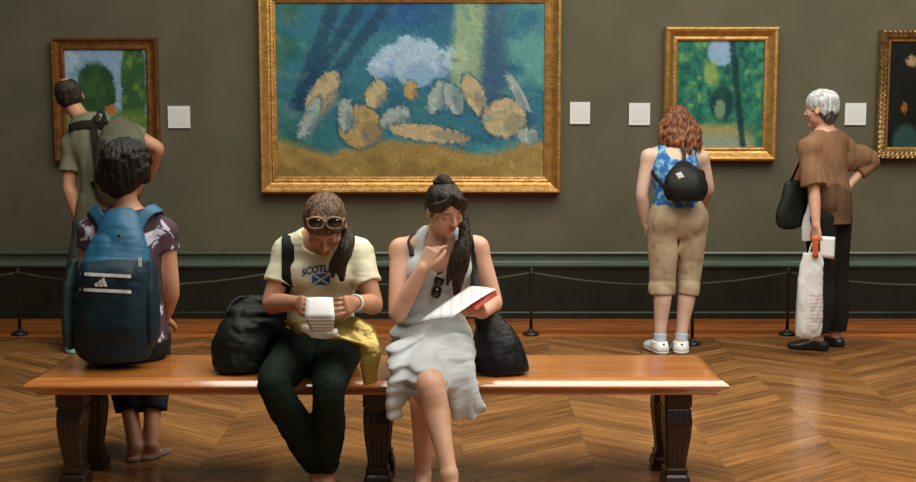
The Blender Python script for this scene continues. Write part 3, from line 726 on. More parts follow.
# shirt
m_cream = fabric('cream_cotton', (.74, .70, .50), (.80, .77, .58), ns=6)
T = Field((-.88, 4.66, .52), (-.26, 5.12, 1.12), .004)
cs.torso(T, .012, .03, True); cs.yoke(T, .013); cs.bust(T, .012)
for w in 'RL': cs.arm(T, w, .014, .62, True, .03, add=.004)
T.chain([cs.neckb+(0, .02, -.03), cs.neckb+(0, -.03, .05)], [.062, .085], None, .006, cut=True)
T.ell(cs.neckb+(0, -.07, -.005), (.072, .06, .055), None, .006, True)
folds(T, .0035, 11, (1, 1, .6), 2)
folds(T, .003, 22, (.5, .5, 1.4), 3)
T.mesh('shirt', m_cream, woman)
# trousers
m_blacktr = fabric('black_cotton', (.006, .012, .008), (.009, .017, .011), .8, bump=.15)
T2 = Field((-.92, 4.40, .04), (-.26, 5.14, .72), .004)
T2.chain([cs.pelvis+(0, 0, .06), cs.pelvis, cs.pelvis-(0, .02, .05)], [(.140, .105), (.168, .118), (.16, .10)], S_, .03, 3, .006)
for w in 'RL': cs.leg(T2, w, .014, 1.93, True, .03)
T2.blur(1); folds(T2, .005, 9, (1, 1, .8), 5); folds(T2, .002, 26, (1, 1, 1.5), 6)
sit(T2)
T2.mesh('trousers', m_blacktr, woman)
# shirt print: arched letters and the blue saltire
m_navy = mat('navy_print', (.035, .06, .22), .8); m_blue = mat('flag_blue', (.03, .15, .42), .8); m_white = mat('white_print', (.75, .78, .74), .8)
def letters(txt, F, u, v, width_px, size, m, parent, name, arc=0.0, Y=5.0, off=.0015, bold=.0, tilt=0):
    cu = bpy.data.curves.new(name, 'FONT'); cu.body = txt; cu.size = 1; cu.align_x = 'CENTER'; cu.offset = bold; cu.resolution_u = 3
    o = bpy.data.objects.new(name, cu); C.objects.link(o); dg = bpy.context.evaluated_depsgraph_get(); me = bpy.data.meshes.new_from_object(o.evaluated_get(dg))
    bpy.data.objects.remove(o); bpy.data.curves.remove(cu)
    vs = np.array([tuple(q.co) for q in me.vertices]); fs = [tuple(p.vertices) for p in me.polygons]; bpy.data.meshes.remove(me)
    W = vs[:, 0].max()-vs[:, 0].min(); vs[:, 0] *= width_px/W; vs[:, 1] *= size
    out = []
    for x, y, _ in vs:
        uu, vv = u+x, v-y+arc*(x/(width_px/2))**2+tilt*x
        q = F.on(uu, vv, off)
        if q is None: q = at(uu, vv, Y)
        out.append(q)
    out = np.array(out); n = len(out); back = out+V(0, .0025, 0)
    E = {}
    for f in fs:
        for i in range(len(f)):
            a, b_ = f[i], f[(i+1) % len(f)]; E[(a, b_)] = 1
    rim = [(a, b_, b_+n, a+n) for (a, b_) in E if (b_, a) not in E]
    return mesh(name, np.concatenate([out, back]), fs+rim, m, parent, False)
letters('SCOTLAND', T, 324, 272.0, 44, 10, m_navy, woman, 'shirt_lettering', 4.5, 4.8, .0030, bold=.035)
def patch(F, u0, u1, v0, v1, nu, nv, matf, mats, parent, name, off=.003, skew=0):
    vs = []; 
    for j in range(nv+1):
        for i in range(nu+1):
            q = F.on(u0+(u1-u0)*i/nu, v0+(v1-v0)*j/nv+skew*(i/nu-.5), off); vs.append(q if q is not None else vs[-1])
    W = nu+1; fs = [(j*W+i, (j+1)*W+i, (j+1)*W+i+1, j*W+i+1) for j in range(nv) for i in range(nu)]
    n = len(vs); vs = vs+[p+V(0, .003, 0) for p in vs]
    rim = [i for i in range(nu)]; 
    for i in range(nu): fs += [(i, i+1, i+1+n, i+n), (nv*W+i+1, nv*W+i, nv*W+i+n, nv*W+i+1+n)]
    for j in range(nv): fs += [((j+1)*W, j*W, j*W+n, (j+1)*W+n), (j*W+nu, (j+1)*W+nu, (j+1)*W+nu+n, j*W+nu+n)]
    o = mesh(name, vs, fs, None, parent, False)
    for m in mats: o.data.materials.append(m)
    for k, p in enumerate(o.data.polygons):
        if k < nu*nv: p.material_index = matf(((k % nu)+.5)/nu, (k//nu+.5)/nv)
    return o
patch(T, 312, 330, 274, 285, 36, 24, lambda x, y: 1 if abs(abs(x-.5)-abs(y-.5)) < .085 else 0, [m_blue, m_white], woman, 'flag_print')
# hair
HF = Field(H.c-.16, H.c+(.16, .16, .16), .0035)
hair_cap(HF, H, .002, facec=(0, .116, -.030), face=(.066, .070, .082), top=((0, .062, .075), (.058, .034, .034)), fn=strands(H, (-.25, -.9, -.1), 30), amp=.0014); HC = HF
HF.mesh('hair', m_hair_brown, woman)
pt = [H.p(-.02, -.09, -.04), at(347, 231, 4.78), at(346, 247, 4.70), at(341, 262, 4.70), at(342, 279, 4.71)]
HF = Field((-.60, 4.60, .82), (-.36, 4.95, 1.22), .0035)
HF.chain(pt, [.026, .026, .030, .028, .010], None, .01, 6)
HF.chain([pt[2]+(-.012, 0, 0), pt[3]+(-.03, -.004, -.01), pt[4]+(-.035, 0, .012)], [.016, .018, .006], None, .008, 4)
HF.disp(lambda P: .004*vnoise(np.stack([P[:, 0]*90+np.sin(P[:, 2]*18)*1.2, P[:, 1]*90, P[:, 2]*7], 1)))
HF.mesh('ponytail', m_hair_dark, woman)
sgp = HC.on(325, 223, .012); sunglasses('brown framed sunglasses pushed up on the bowed head', H, sgp, H.A[0], H.A[1]*.75+H.A[2]*.66, H.A[2]*.75-H.A[1]*.66, mat('tan_plastic', (.24, .14, .08), .3, (.38, .24, .14), 60), rx=.031, rz=.022, w=.036)
m_brac = mat('white_bracelet', (.70, .68, .62), .4)
b = MB()
for o in (.012, .020):
    c0 = lerp(cs.wL, cs.eL, o*4); d = nrm(cs.eL-cs.wL); s1 = perp(d); s2 = np.cross(d, s1)
    b.tube([c0+.0315*(cos(a)*s1+sin(a)*s2) for a in np.linspace(0, 2*pi, 25)], .004, 6, False)
tag(b.build('bracelet', m_brac, None, True), 'white bracelet on the wrist of the person in the cream shirt', 'bracelet')
# shoes
m_blackshoe = mat('black_leather', (.012, .012, .012), .4)
for w in 'RL':
    A = cs.aR if w == 'R' else cs.aL
    SF = Field(A-(.12, .26, .16), A+(.12, .12, .02), .004); cs.foot(SF, w, .006); SF.plane(A+(0, 0, -.045), (0, 0, 1)); SF.plane((0, 0, .002), (0, 0, -1))
    SF.mesh('shoe', m_blackshoe, woman)
# booklet
m_paper = mat('white_paper', (.78, .78, .76), .6)
def print_mat(name, base, ink, sc, axis=2, cover=.45):
    m = bpy.data.materials.new(name); m.use_nodes = True; N = m.node_tree.nodes; Lk = m.node_tree.links; P = N['Principled BSDF']; P.inputs['Roughness'].default_value = .6
    tc = N.new('ShaderNodeTexCoord'); sp = N.new('ShaderNodeSeparateXYZ'); Lk.new(tc.outputs['Object'], sp.inputs[0])
    mu = N.new('ShaderNodeMath'); mu.operation = 'MULTIPLY'; mu.inputs[1].default_value = sc; Lk.new(sp.outputs[axis], mu.inputs[0])
    fr = N.new('ShaderNodeMath'); fr.operation = 'FRACT'; Lk.new(mu.outputs[0], fr.inputs[0])
    gt = N.new('ShaderNodeMath'); gt.operation = 'LESS_THAN'; gt.inputs[1].default_value = cover; Lk.new(fr.outputs[0], gt.inputs[0])
    mx = N.new('ShaderNodeMixRGB'); mx.inputs[1].default_value = (*base, 1); mx.inputs[2].default_value = (*ink, 1); Lk.new(gt.outputs[0], mx.inputs[0]); Lk.new(mx.outputs[0], P.inputs['Base Color'])
    return m
m_print = print_mat('printed_lines', (.74, .74, .74), (.36, .36, .42), 70)
def sheet(pts4, th=.0015, n=6, sag=(0, 0, 0)):
    # four corners a b c d -> a gently bent sheet with thickness
    a, b_, c, d = [np.asarray(p, float) for p in pts4]; nn = nrm(np.cross(b_-a, d-a))*th; top = []; 
    for j in range(n+1):
        for i in range(n+1):
            s, t = i/n, j/n; top.append((a*(1-s)+b_*s)*(1-t)+(d*(1-s)+c*s)*t+np.array(sag)*sin(pi*s)*.5+np.array(sag)*sin(pi*t)*.5)
    W = n+1; N_ = len(top); vs = top+[p-nn for p in top]; fs = []
    for j in range(n):
        for i in range(n):
            q = (j*W+i, j*W+i+1, (j+1)*W+i+1, (j+1)*W+i); fs += [q, tuple(x+N_ for x in q[::-1])]
    for i in range(n):
        fs += [(i+1, i, i+N_, i+1+N_), (n*W+i, n*W+i+1, n*W+i+1+N_, n*W+i+N_), (i*W, (i+1)*W, (i+1)*W+N_, i*W+N_), ((i+1)*W+n, i*W+n, i*W+n+N_, (i+1)*W+n+N_)]
    return vs, fs
bk = thing('booklet', 'small white booklet held open by the person in the cream shirt', 'booklet', at(320, 312, 4.5))
v_, f_ = sheet([at(306, 298, 4.50), at(333, 298, 4.50), at(335, 318, 4.445), at(305, 318, 4.445)], .003, sag=(0, -.006, .006)); mesh('page', v_, f_, mat('booklet_page', (.68, .68, .67), .6), bk)
v_, f_ = sheet([at(305, 317.5, 4.445), at(335, 317.5, 4.445), at(333, 331, 4.47), at(311, 331, 4.47)], .003); mesh('printed_page', v_, f_, m_print, bk)
# golden plastic bag on the lap
m_goldbag = mat('gold_plastic_bag', (.20, .135, .022), .28, (.34, .245, .055), 12, .3, 60, metal=.5, spec=.6)
GF = Field((-.80, 4.36, .36), (-.24, 4.98, .74), .004)
GF.chain([at(292, 322, 4.80), at(312, 331, 4.64), at(336, 334, 4.58), at(362, 342, 4.60)], [(.04, .022), (.05, .030), (.075, .030), (.055, .022)], V(0, 1, 0), .02, 5)
GF.chain([at(345, 322, 4.68), at(360, 333, 4.62), at(369, 348, 4.57), at(371, 366, 4.55), at(372, 386, 4.55)], [(.03, .03), (.05, .026), (.056, .022), (.046, .017), (.040, .012)], V(1, 0, 0), .02, 5, flat1=True)
GF.chain([at(338, 320, 4.70), at(356, 328, 4.64), at(374, 344, 4.62)], [(.03, .04), (.04, .05), (.02, .03)], V(0, 1, 0), .03, 5); GF.blur(2); folds(GF, .018, 5, (1.4, 1, .8), 4, band=.04, warp=1.6); folds(GF, .006, 12, (1.2, 1, .7), 9)
tag(GF.mesh('plastic_bag', m_goldbag, None, loc=at(345, 335, 4.6)), 'crumpled gold plastic bag on the lap of the person in the cream shirt', 'bag')
m_clear = mat('clear_plastic', (.62, .66, .62), .18, alpha=.5, spec=.6)
CF = Field((-.70, 4.38, .55), (-.46, 4.66, .74), .004)
CF.chain([at(306, 328, 4.52), at(322, 333, 4.50), at(342, 332, 4.50)], [(.03, .020), (.035, .024), (.02, .014)], V(0, 1, 0), .01, 4); folds(CF, .004, 22, (1, 1, 1), 3)
tag(CF.mesh('clear_wrapper', m_clear, None, loc=at(320, 331, 4.5)), 'clear plastic wrapper under the white booklet, lying on the gold bag', 'wrapper')
# black duffel on the bench + strap over her shoulder
m_bagblack = fabric('black_nylon', (.0035, .0045, .0035), (.006, .008, .006), .55, bump=.2, spec=.28)
bg_t = thing('duffel_bag', 'slumped black nylon bag on the bench left of the cream shirt', 'bag', (at(245, 375, 4.88)[0], 4.88, .472))
DF = Field((-1.09, 4.64, .465), (-.62, 5.14, .88), .004)
DF.ell(at(243, 348, 4.87), (.128, .115, .115), None, .03); DF.ell(at(254, 328, 4.91), (.135, .10, .095), None, .04); DF.ell(at(240, 362, 4.86), (.118, .12, .06), None, .03)
DF.chain([at(236, 311, 4.92), at(260, 305, 4.94), at(276, 318, 4.93)], [.035, .045, .05], None, .03, 4)
DF.plane((0, 0, .4735), (0, 0, -1), .008); DF.blur(2)
folds(DF, .010, 6, (1, 1, 1.6), 8, band=.04, warp=1.5); folds(DF, .005, 19, (1, 1, 1.2), 2)
DF.plane((0, 0, .4732), (0, 0, -1))
DF.mesh('bag_body', m_bagblack, bg_t)
pts = [p for p in [T.on(288, v, .006) for v in (231, 238, 246, 254, 262, 270, 278, 286, 294)] if p is not None]
s0 = pts[0]; top = [s0+(0, .10, -.05), s0+(0, .06, .005), s0+(0, .03, .008)]
pts = top+pts+[at(287, 301, 4.82), at(280, 308, 4.90)]
b = MB(); b.ribbon(spline(pts, 3), .050, .004, V(1, 0, 0)); b.build('shoulder_strap', fabric('black_webbing', (.012, .013, .012), rough=.7), bg_t, True)
b = MB(); b.tube(spline([at(226, 314, 4.86), at(234, 301, 4.90), at(246, 297, 4.92), at(262, 302, 4.90)], 6), .007, 8); b.build('grab_handle', m_bagblack, bg_t, True)

# ================================================================== woman in the grey dress (seated, facing us, legs crossed)
dd = Body(side=S_, fwd=V(0, -.99, -.1), pelvis=at(432, 340, 4.98), waist=at(433, 308, 4.97), chest=at(439, 270, 4.95), neckb=at(440, 235, 4.92),
          sR=at(401, 250, 4.93), eR=at(397, 314, 4.80), wR=at(423, 268, 4.76), sL=at(477, 248, 4.93), eL=at(494, 301, 4.88), wL=at(482, 313, 4.67),
          hR=at(416, 347, 4.96), kR=at(431, 384, 4.50), aR=at(449, 474, 4.36), hL=at(450, 350, 4.96), kL=at(424, 396, 4.57), aL=at(423, 474, 4.64), fR=nrm((.35, -.8, -.55)), fL=nrm((-.05, -1, -.1)),
          tr=[(.158, .112), (.118, .088), (.128, .092), (.118, .080), (.064, .055)])
woman = thing('person', 'seated person with long dark ponytail in pale grey dress, legs crossed, reading a leaflet', 'person', (dd.pelvis[0], dd.pelvis[1], .472))
H = Head(at(445, 208.5, 4.83), (.46, -.80, -.40), (.13, -.36, .90), .90)
F = Field((-.42, 4.16, -.02), (.26, 5.16, 1.33), .004)
dd.torso(F); dd.yoke(F, r=.043); dd.bust(F)
for w in 'RL': dd.arm(F, w, rad_=[.045, .041, .034, .037, .031, .0235]); dd.leg(F, w); dd.foot(F, w)
F.ell(dd.kR+V(0, -.012, .006), .046, None, .03); sit(F)
H.build(F, dd.neckb, .046)
hand(F, dd.wR, V(.42, .12, .90), V(.55, .75, -.15), -1, curls=[(.35, .5, .3), (.7, .9, .4), (1.0, 1.1, .5), (1.1, 1.2, .6)], sc=.92, thumb=(.5, .3))
hL_ = hand(F, dd.wL, V(-.62, -.75, .12), V(-.2, .2, .95), -1, curls=[(.25, .5, .5), (.3, .6, .5), (.35, .7, .6), (.4, .8, .6)], sc=.92, thumb=(.6, .1))
F.mesh('body', None, woman, lambda P: H.lips(P).astype(int), [skin_light, m_lip]); H.face_bits(F, woman, m_hair_dark)
m_dress = fabric('pale_grey_jersey', (.50, .52, .52), (.58, .60, .60), .8, ns=5)
D = Field((-.40, 4.34, .33), (.20, 5.16, 1.10), .004)
dd.torso(D, .011, .03); dd.bust(D, .011)
for sh, g in ((dd.sR, 1), (dd.sL, -1)):     # broad straps over the shoulders
    D.chain([lerp(dd.neckb, sh, .70)+V(0, -.035, -.10), lerp(dd.neckb, sh, .78)+V(0, -.006, .006), lerp(dd.neckb, sh, .72)+V(0, .05, -.08)], [(.030, .034), (.014, .034), (.028, .03)], S_, .02, 5)
D.ell(dd.neckb+(0, -.075, -.045), (.062, .075, .11), None, .008, True); D.ell(dd.neckb+(0, .0, .03), (.062, .07, .055), None, .008, True)
for w in 'RL': dd.leg(D, w, .016, .92, False, .04)
# skirt: falls over the thighs and the bench edge on both sides
D.chain([at(402, 352, 4.74), at(400, 376, 4.62), at(396, 398, 4.60), at(394, 417, 4.60)], [(.06, .05), (.044, .035), (.040, .024), (.030, .014)], V(1, 0, 0), .03, 5, flat1=True)
D.chain([at(458, 350, 4.80), at(459, 372, 4.66), at(465, 394, 4.61), at(470, 417, 4.61)], [(.075, .07), (.066, .040), (.062, .026), (.064, .016)], V(1, 0, 0), .03, 5, flat1=True)
D.chain([at(440, 352, 4.80), at(447, 378, 4.62), at(452, 399, 4.62)], [(.08, .06), (.05, .03), (.035, .015)], V(1, 0, 0), .03, 5)
D.ell(dd.kR+V(.0, -.06, -.050), (.062, .10, .080), None, .006, True)

def drape(P):
    q = np.stack([(P[:, 0]*.8+P[:, 2]*.6)*5, P[:, 1]*4, (P[:, 2]*.8-P[:, 0]*.45)*21], 1); n = vnoise(q+vnoise(P*5)[:, None]*1.2); m = vnoise(q*2+7)
    return (.35+.65*np.clip((.86-P[:, 2])/.12, 0, 1))*(.0095*(.5-np.abs(n)*1.7)+.003*m)
D.disp(drape, .035)
def skirt_folds(P):
    lowm = np.clip((.74-P[:, 2])/.08, 0, 1); hang = np.clip((.50-P[:, 2])/.06, 0, 1)
    g = np.sin((P[:, 2]*1.0+.35*np.abs(P[:, 0]+.10)-.1*P[:, 1])*2*pi*21+vnoise(P*6)*2.0); a = np.sin((P[:, 0]*1.0+vnoise(P*5)*.03)*2*pi*12)
    side = np.clip((np.abs(P[:, 0]+.11)-.06)/.05, 0, 1)
    left = np.clip((-.115-P[:, 0])/.04, 0, 1)
    return lowm*(1-hang)*(.0012+.0055*left)*g+hang*.006*a*np.clip((.50-P[:, 2])/.12, 0, 1)
D.disp(skirt_folds, .03)
sit(D); D.mesh('dress', m_dress, woman)
# hair
HF = Field(H.c-.17, H.c+.17, .0035)
hair_cap(HF, H, -.001, facec=(.004, .120, -.028), face=(.068, .078, .090), top=((0, .042, .085), (.052, .036, .026)), fn=strands(H, (0, -.45, .9), 34, 3), amp=.0016)
for ps in ([(.022, .070, .100), (-.010, .092, .068), (-.050, .078, .040), (-.078, .035, .012)], [(.022, .070, .100), (.050, .078, .065), (.074, .045, .030), (.080, .005, .010)], [(.018, .075, .098), (-.030, .088, .072), (-.066, .062, .045), (-.084, .015, .02)]):
    HF.chain([H.p(*q) for q in ps], [(.014, .007), (.020, .008), (.020, .008), (.014, .007)], H.A[2], .014, 5)
HF.blur(1)
HF.mesh('hair', m_hair_dark, woman)
k0 = H.p(0, -.055, .118)
HF = Field((-.20, 4.62, .74), (.14, 5.06, 1.36), .004)
HF.ell(k0, (.030, .030, .020), None, .01); HF.ell(k0+(0, 0, -.012), (.040, .036, .016), None, .012)
HF.chain([k0, H.p(-.055, -.075, .07), H.p(-.082, -.030, .01), at(465, 232, 4.83), at(463, 252, 4.80), at(459, 272, 4.81), at(456, 294, 4.83)], [.020, .022, .022, (.026, .022), (.032, .024), (.030, .020), .010], V(1, 0, 0), .012, 6)
HF.chain([at(460, 244, 4.80), at(452, 264, 4.79), at(447, 284, 4.81)], [.018, .018, .006], None, .01, 5)
HF.disp(lambda P: .0045*vnoise(np.stack([P[:, 0]*80+np.sin(P[:, 2]*14)*1.0, P[:, 1]*80, P[:, 2]*6], 1)))
HF.mesh('ponytail', m_hair_dark, woman)
q = D.on(438, 284, .010, at(438, 284, 4.85))
sunglasses('small dark sunglasses hooked in the neckline of the grey dress', H, q+V(0, -.006, -.005), V(.25, 0, 1), V(0, -1, 0), V(1, 0, -.25), mat('tortoise_plastic', (.045, .022, .010), .25), rx=.024, rz=.017, w=.027, fold=True)
# leaflet
lf = thing('leaflet', 'open white leaflet with red underside held by the person in the grey dress', 'leaflet', at(460, 305, 4.55))
m_print2 = print_mat('leaflet_print', (.62, .61, .59), (.52, .51, .54), 26, 0, .3); m_red = mat('red_print', (.50, .045, .02), .5)
A_, B_, C_, D_ = at(418, 322, 4.50), at(470, 286, 4.66), at(496, 289, 4.60), at(452, 317, 4.42)
v_, f_ = sheet([A_, D_, C_, B_], .0015, sag=(0, 0, .006)); mesh('leaf', v_, f_, m_print2, lf)
v_, f_ = sheet([at(466, 303, 4.53), at(474, 311, 4.50), at(497, 295, 4.60), C_+(0, 0, -.006)], .002); mesh('red_cover', v_, f_, m_red, lf)
# black shoulder bag
sb = thing('shoulder_bag', 'black leather shoulder bag standing on the bench right of the grey dress', 'bag', (at(500, 380, 4.80)[0], 4.80, .472))
m_leather = mat('soft_black_leather', (.004, .004, .004), .42, (.007, .007, .007), 20, .25, 120, spec=.3)
SF = Field((.00, 4.60, .465), (.36, 5.06, .88), .004)
SF.chain([at(489, 318, 4.84), at(494, 338, 4.82), at(499, 364, 4.81), at(501, 378, 4.81)], [(.055, .035), (.095, .055), (.120, .075), (.122, .075)], V(1, 0, 0), .02, 5)
SF.plane((0, 0, .4735), (0, 0, -1), .01); SF.blur(3); folds(SF, .008, 7, (1, 1, .8), 3, band=.03); folds(SF, .003, 20, (1, 1, .7), 6); SF.plane((0, 0, .4732), (0, 0, -1))
SF.mesh('bag_body', m_leather, sb)
pts = [lerp(dd.neckb, dd.sL, .75)+V(0, .055, -.03), lerp(dd.neckb, dd.sL, .75)+V(.0, 0, .056)] + [p for p in [D.on(u, v, .007) or at(u, v, 4.86) if False else (D.on(u, v, .008) if D.on(u, v, .008) is not None else at(u, v, 4.86)) for u, v in ((470, 240), (472, 254), (474, 272))]]+[at(477, 292, 4.82), at(482, 312, 4.80), at(488, 326, 4.80)]
b = MB(); b.ribbon(spline(pts, 4), .030, .006, V(1, 0, 0)); b.build('shoulder_strap', m_leather, sb, True)
b = MB(); b.tube(spline([at(478, 330, 4.80), at(476, 316, 4.79), at(485, 308, 4.82), at(499, 318, 4.83), at(504, 332, 4.80)], 5), .006, 8); b.build('handle', m_leather, sb, True)
# thin strap on the other shoulder
pts = [lerp(dd.neckb, dd.sR, .5)+V(0, .05, -.02), lerp(dd.neckb, dd.sR, .5)+V(0, 0, .052)]+[q for q in (D.on(410, 240, .006), D.on(411, 248, .006), D.on(412, 256, .006)) if q is not None]
b = MB(); b.ribbon(spline(pts, 4), .020, .003, V(1, 0, 0)); b.build('black_strap', m_leather, woman, True)
for w, A in (('R', dd.aR), ('L', dd.aL)):
    d = dd.fR if w == 'R' else dd.fL; Bp = A+d*.07+V(0, 0, -.058)
    SF = Field(A-(.16, .26, .20), A+(.16, .12, .02), .004)
    SF.chain([A-d*.035+V(0, 0, -.085), A+d*.06+V(0, 0, -.085), A+d*.165+V(0, 0, -.088)], [(.034, .008), (.036, .008), (.040, .007)], np.cross(d, V(0, 0, 1)), .004, 4)
    SF.chain([A+d*.10+V(-.045, 0, -.07), A+d*.105+V(0, 0, -.035), A+d*.10+V(.045, 0, -.07)], [(.012, .004)]*3, d, .004, 6)
    SF.mesh('sandal', m_leather, woman)
# ================================================================== person with the blue rucksack (seated, back to us)
R_ = V(1, 0, 0)
bb = Body(side=R_, fwd=V(.05, .99, 0), pelvis=at(127, 338, 5.10), waist=at(127, 305, 5.09), chest=at(127, 262, 5.10), neckb=at(128, 214, 5.12),
          sL=at(93, 232, 5.12), eL=at(84, 288, 5.13), wL=at(92, 318, 5.32), sR=at(163, 232, 5.12), eR=at(171, 290, 5.13), wR=at(164, 318, 5.32),
          hL=at(108, 341, 5.12), kL=at(122, 352, 5.50), aL=at(135, 449, 5.20), hR=at(147, 341, 5.12), kR=at(155, 352, 5.50), aR=at(151, 447, 5.22), fR=nrm((.42, 1, -.05)), fL=nrm((-.1, 1, -.05)),
          tr=[(.165, .118), (.140, .100), (.148, .105), (.142, .092), (.072, .060)])
p = thing('person', 'seated person with short black hair and floral top facing away, wearing a blue rucksack', 'person', (bb.pelvis[0], bb.pelvis[1], .472))
H = Head(at(126, 170, 5.13), (.30, .95, .05), (0, -.05, 1), 1.02)
F = Field((-1.72, 4.92, -.02), (-1.08, 5.68, 1.46), .0045)
bb.torso(F); bb.yoke(F)
for w in 'RL': bb.arm(F, w); bb.leg(F, w); bb.foot(F, w)
H.build(F, bb.neckb+(0, -.01, 0))
for w, s_ in (('R', -1), ('L', 1)):
    W = bb.wR if w == 'R' else bb.wL; hand(F, W, V(-.3*(-s_), .85, -.4)*1.0, V(0, -.4, -.9), s_, sc=.95)
sit(F); F.mesh('body', None, p, lambda P: H.lips(P).astype(int), [skin_tan, m_lip]); H.face_bits(F, p, m_hair_black)
def floral():
    m = bpy.data.materials.new('floral_cotton'); m.use_nodes = True; N = m.node_tree.nodes; Lk = m.node_tree.links; P = N['Principled BSDF']; P.inputs['Roughness'].default_value = .85
    tc = N.new('ShaderNodeTexCoord'); n = N.new('ShaderNodeTexNoise'); n.inputs['Scale'].default_value = 11; n.inputs['Detail'].default_value = 2.5; n.inputs['Distortion'].default_value = .8; Lk.new(tc.outputs['Object'], n.inputs['Vector'])
    r = N.new('ShaderNodeValToRGB'); r.color_ramp.interpolation = 'CONSTANT'; e = r.color_ramp.elements
    e[0].position = 0; e[0].color = (.022, .014, .024, 1); e[1].position = .56; e[1].color = (.10, .055, .10, 1)
    for pos, c in ((.40, (.06, .028, .04)), (.585, (.52, .50, .60)), (.66, (.72, .70, .76))):
        x = e.new(pos); x.color = (*c, 1)
    Lk.new(n.outputs['Fac'], r.inputs[0]); Lk.new(r.outputs[0], P.inputs['Base Color']); return m
T = Field((-1.68, 4.92, .50), (-1.10, 5.30, 1.20), .0045)
bb.torso(T, .012); bb.yoke(T, .012)
for w in 'RL': bb.arm(T, w, .014, .30, True, .03, add=.006)
T.chain([bb.neckb+(0, 0, -.02), bb.neckb+(0, .0, .06)], [.064, .085], None, .006, cut=True)
T.chain([bb.pelvis+(0, 0, .10), bb.pelvis+(0, 0, .0)], [(.155, .115), (.178, .135)], R_, .03, 3, .004, flat1=True)
folds(T, .004, 10, (1, 1, .7), 2); sit(T); T.mesh('top', floral(), p)
m_dktr = fabric('navy_trousers', (.010, .011, .014), (.016, .017, .021))
T = Field((-1.70, 4.92, .18), (-1.08, 5.66, .68), .0045)
T.chain([bb.pelvis+(0, 0, .02), bb.pelvis, bb.pelvis-(0, 0, .03)], [(.165, .12), (.176, .126), (.172, .12)], R_, .03, 3, .005)
for w in 'RL': bb.leg(T, w, .012, 1.64, True, .03, add=.014)
folds(T, .003, 14, (1, 1, .8), 3); sit(T)
T.mesh('trousers', m_dktr, p)
HF = Field(H.c-.19, H.c+.19, .004)
H.e(HF, (.006, -.012, .040), (.106, .112, .098), .02); H.e(HF, (-.006, -.040, -.020), (.098, .084, .090), .02); H.e(HF, (.078, .010, -.005), (.028, .040, .060), .02); H.e(HF, (-.080, .010, -.005), (.028, .04, .060), .02)
H.e(HF, (0, .120, -.045), (.072, .070, .098), .008, True)
grooves(HF, strands(H, (0, -.2, 1), 22, 4), .003); HF.disp(lambda P: .010*vnoise(P*18)+.005*vnoise(P*50), .03); HF.mesh('hair', m_hair_black, p)
m_tan = mat('brown_leather', (.20, .135, .08), .6)
for w in 'RL':
    A = bb.aR if w == 'R' else bb.aL
    SF = Field(A-(.14, .12, .16), A+(.16, .26, .02), .0045); bb.foot(SF, w, .010); SF.plane(A+(0, 0, -.030), (0, 0, 1)); SF.plane((0, 0, .002), (0, 0, -1)); SF.ell(A+(0, .02, -.02), (.03, .06, .04), None, .005, True)
    SF.mesh('shoe', m_tan, p)
# rucksack
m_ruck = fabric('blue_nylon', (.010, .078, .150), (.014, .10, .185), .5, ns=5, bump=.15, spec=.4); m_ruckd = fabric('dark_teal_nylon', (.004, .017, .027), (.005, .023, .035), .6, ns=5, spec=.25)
m_silver = mat('reflective_tape', (.60, .60, .56), .4); m_net = fabric('grey_green_mesh', (.020, .045, .050), (.030, .06, .065), .7)
rk = thing('backpack', 'big blue rucksack with silver stripes on the seated person facing away', 'backpack', (at(115, 355, 4.9)[0], 4.9, .49))
RF = Field((-1.72, 4.70, .50), (-1.08, 5.06, 1.16), .004)
RF.chain([at(120, 215, 4.99), at(119, 238, 4.95), at(115, 272, 4.91), at(113, 312, 4.90), at(113, 342, 4.91), at(114, 350, 4.92)], [(.070, .030), (.108, .060), (.150, .090), (.168, .105), (.168, .095), (.160, .080)], R_, .02, 6)
RF.box(at(111, 300, 4.86), (.125, .07, .16), None, .06, .03)
RF.blur(3); folds(RF, .009, 6, (1.3, 1, .6), 12, band=.03, warp=1.2); folds(RF, .003, 17, (1, 1, 1.2), 3)
zz = at(458, 280, 4.8)[2]; zb = at(458, 336, 4.8)[2]
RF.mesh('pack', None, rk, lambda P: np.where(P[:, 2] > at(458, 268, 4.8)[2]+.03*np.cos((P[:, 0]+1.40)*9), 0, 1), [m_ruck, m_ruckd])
for g, u in ((-1, 70), (1, 153)):
    SF = Field((-1.78, 4.72, .50), (-1.08, 5.06, 1.02), .0045)
    SF.chain([at(u+2-g*3, 262, 4.95), at(u, 292, 4.93), at(u, 330, 4.93), at(u-g*2, 344, 4.94)], [(.014, .03), (.024, .060), (.028, .064), (.022, .05)], R_, .01, 5)
    folds(SF, .004, 12, (1, 1, 1), 5+g); SF.mesh('side_pocket', m_ruckd if g > 0 else m_net, rk)
def band(F, u0, u1, v, h, off, m, parent, name, sk=0, n=14):
    up = [F.on(u0+(u1-u0)*i/n, v-h/2+sk*(i/n-.5), off) for i in range(n+1)]; dn = [F.on(u0+(u1-u0)*i/n, v+h/2+sk*(i/n-.5), off) for i in range(n+1)]
    pr = [(a, c) for a, c in zip(up, dn) if a is not None and c is not None]; vs = []
    for a, c in pr: vs += [a, c, c+V(0, .006, 0), a+V(0, .006, 0)]
    fs = [(i*4+j, i*4+4+j, i*4+4+(j+1) % 4, i*4+(j+1) % 4) for i in range(len(pr)-1) for j in range(4)]+[(0, 1, 2, 3), tuple(len(vs)-1-j for j in range(4))]
    return mesh(name, vs, [f[::-1] for f in fs], m, parent, False)
band(RF, 72, 131, 275, 3.2, .003, m_silver, rk, 'reflective_stripe', 3); band(RF, 71, 131, 290.5, 3.2, .003, m_silver, rk, 'reflective_stripe', 3)
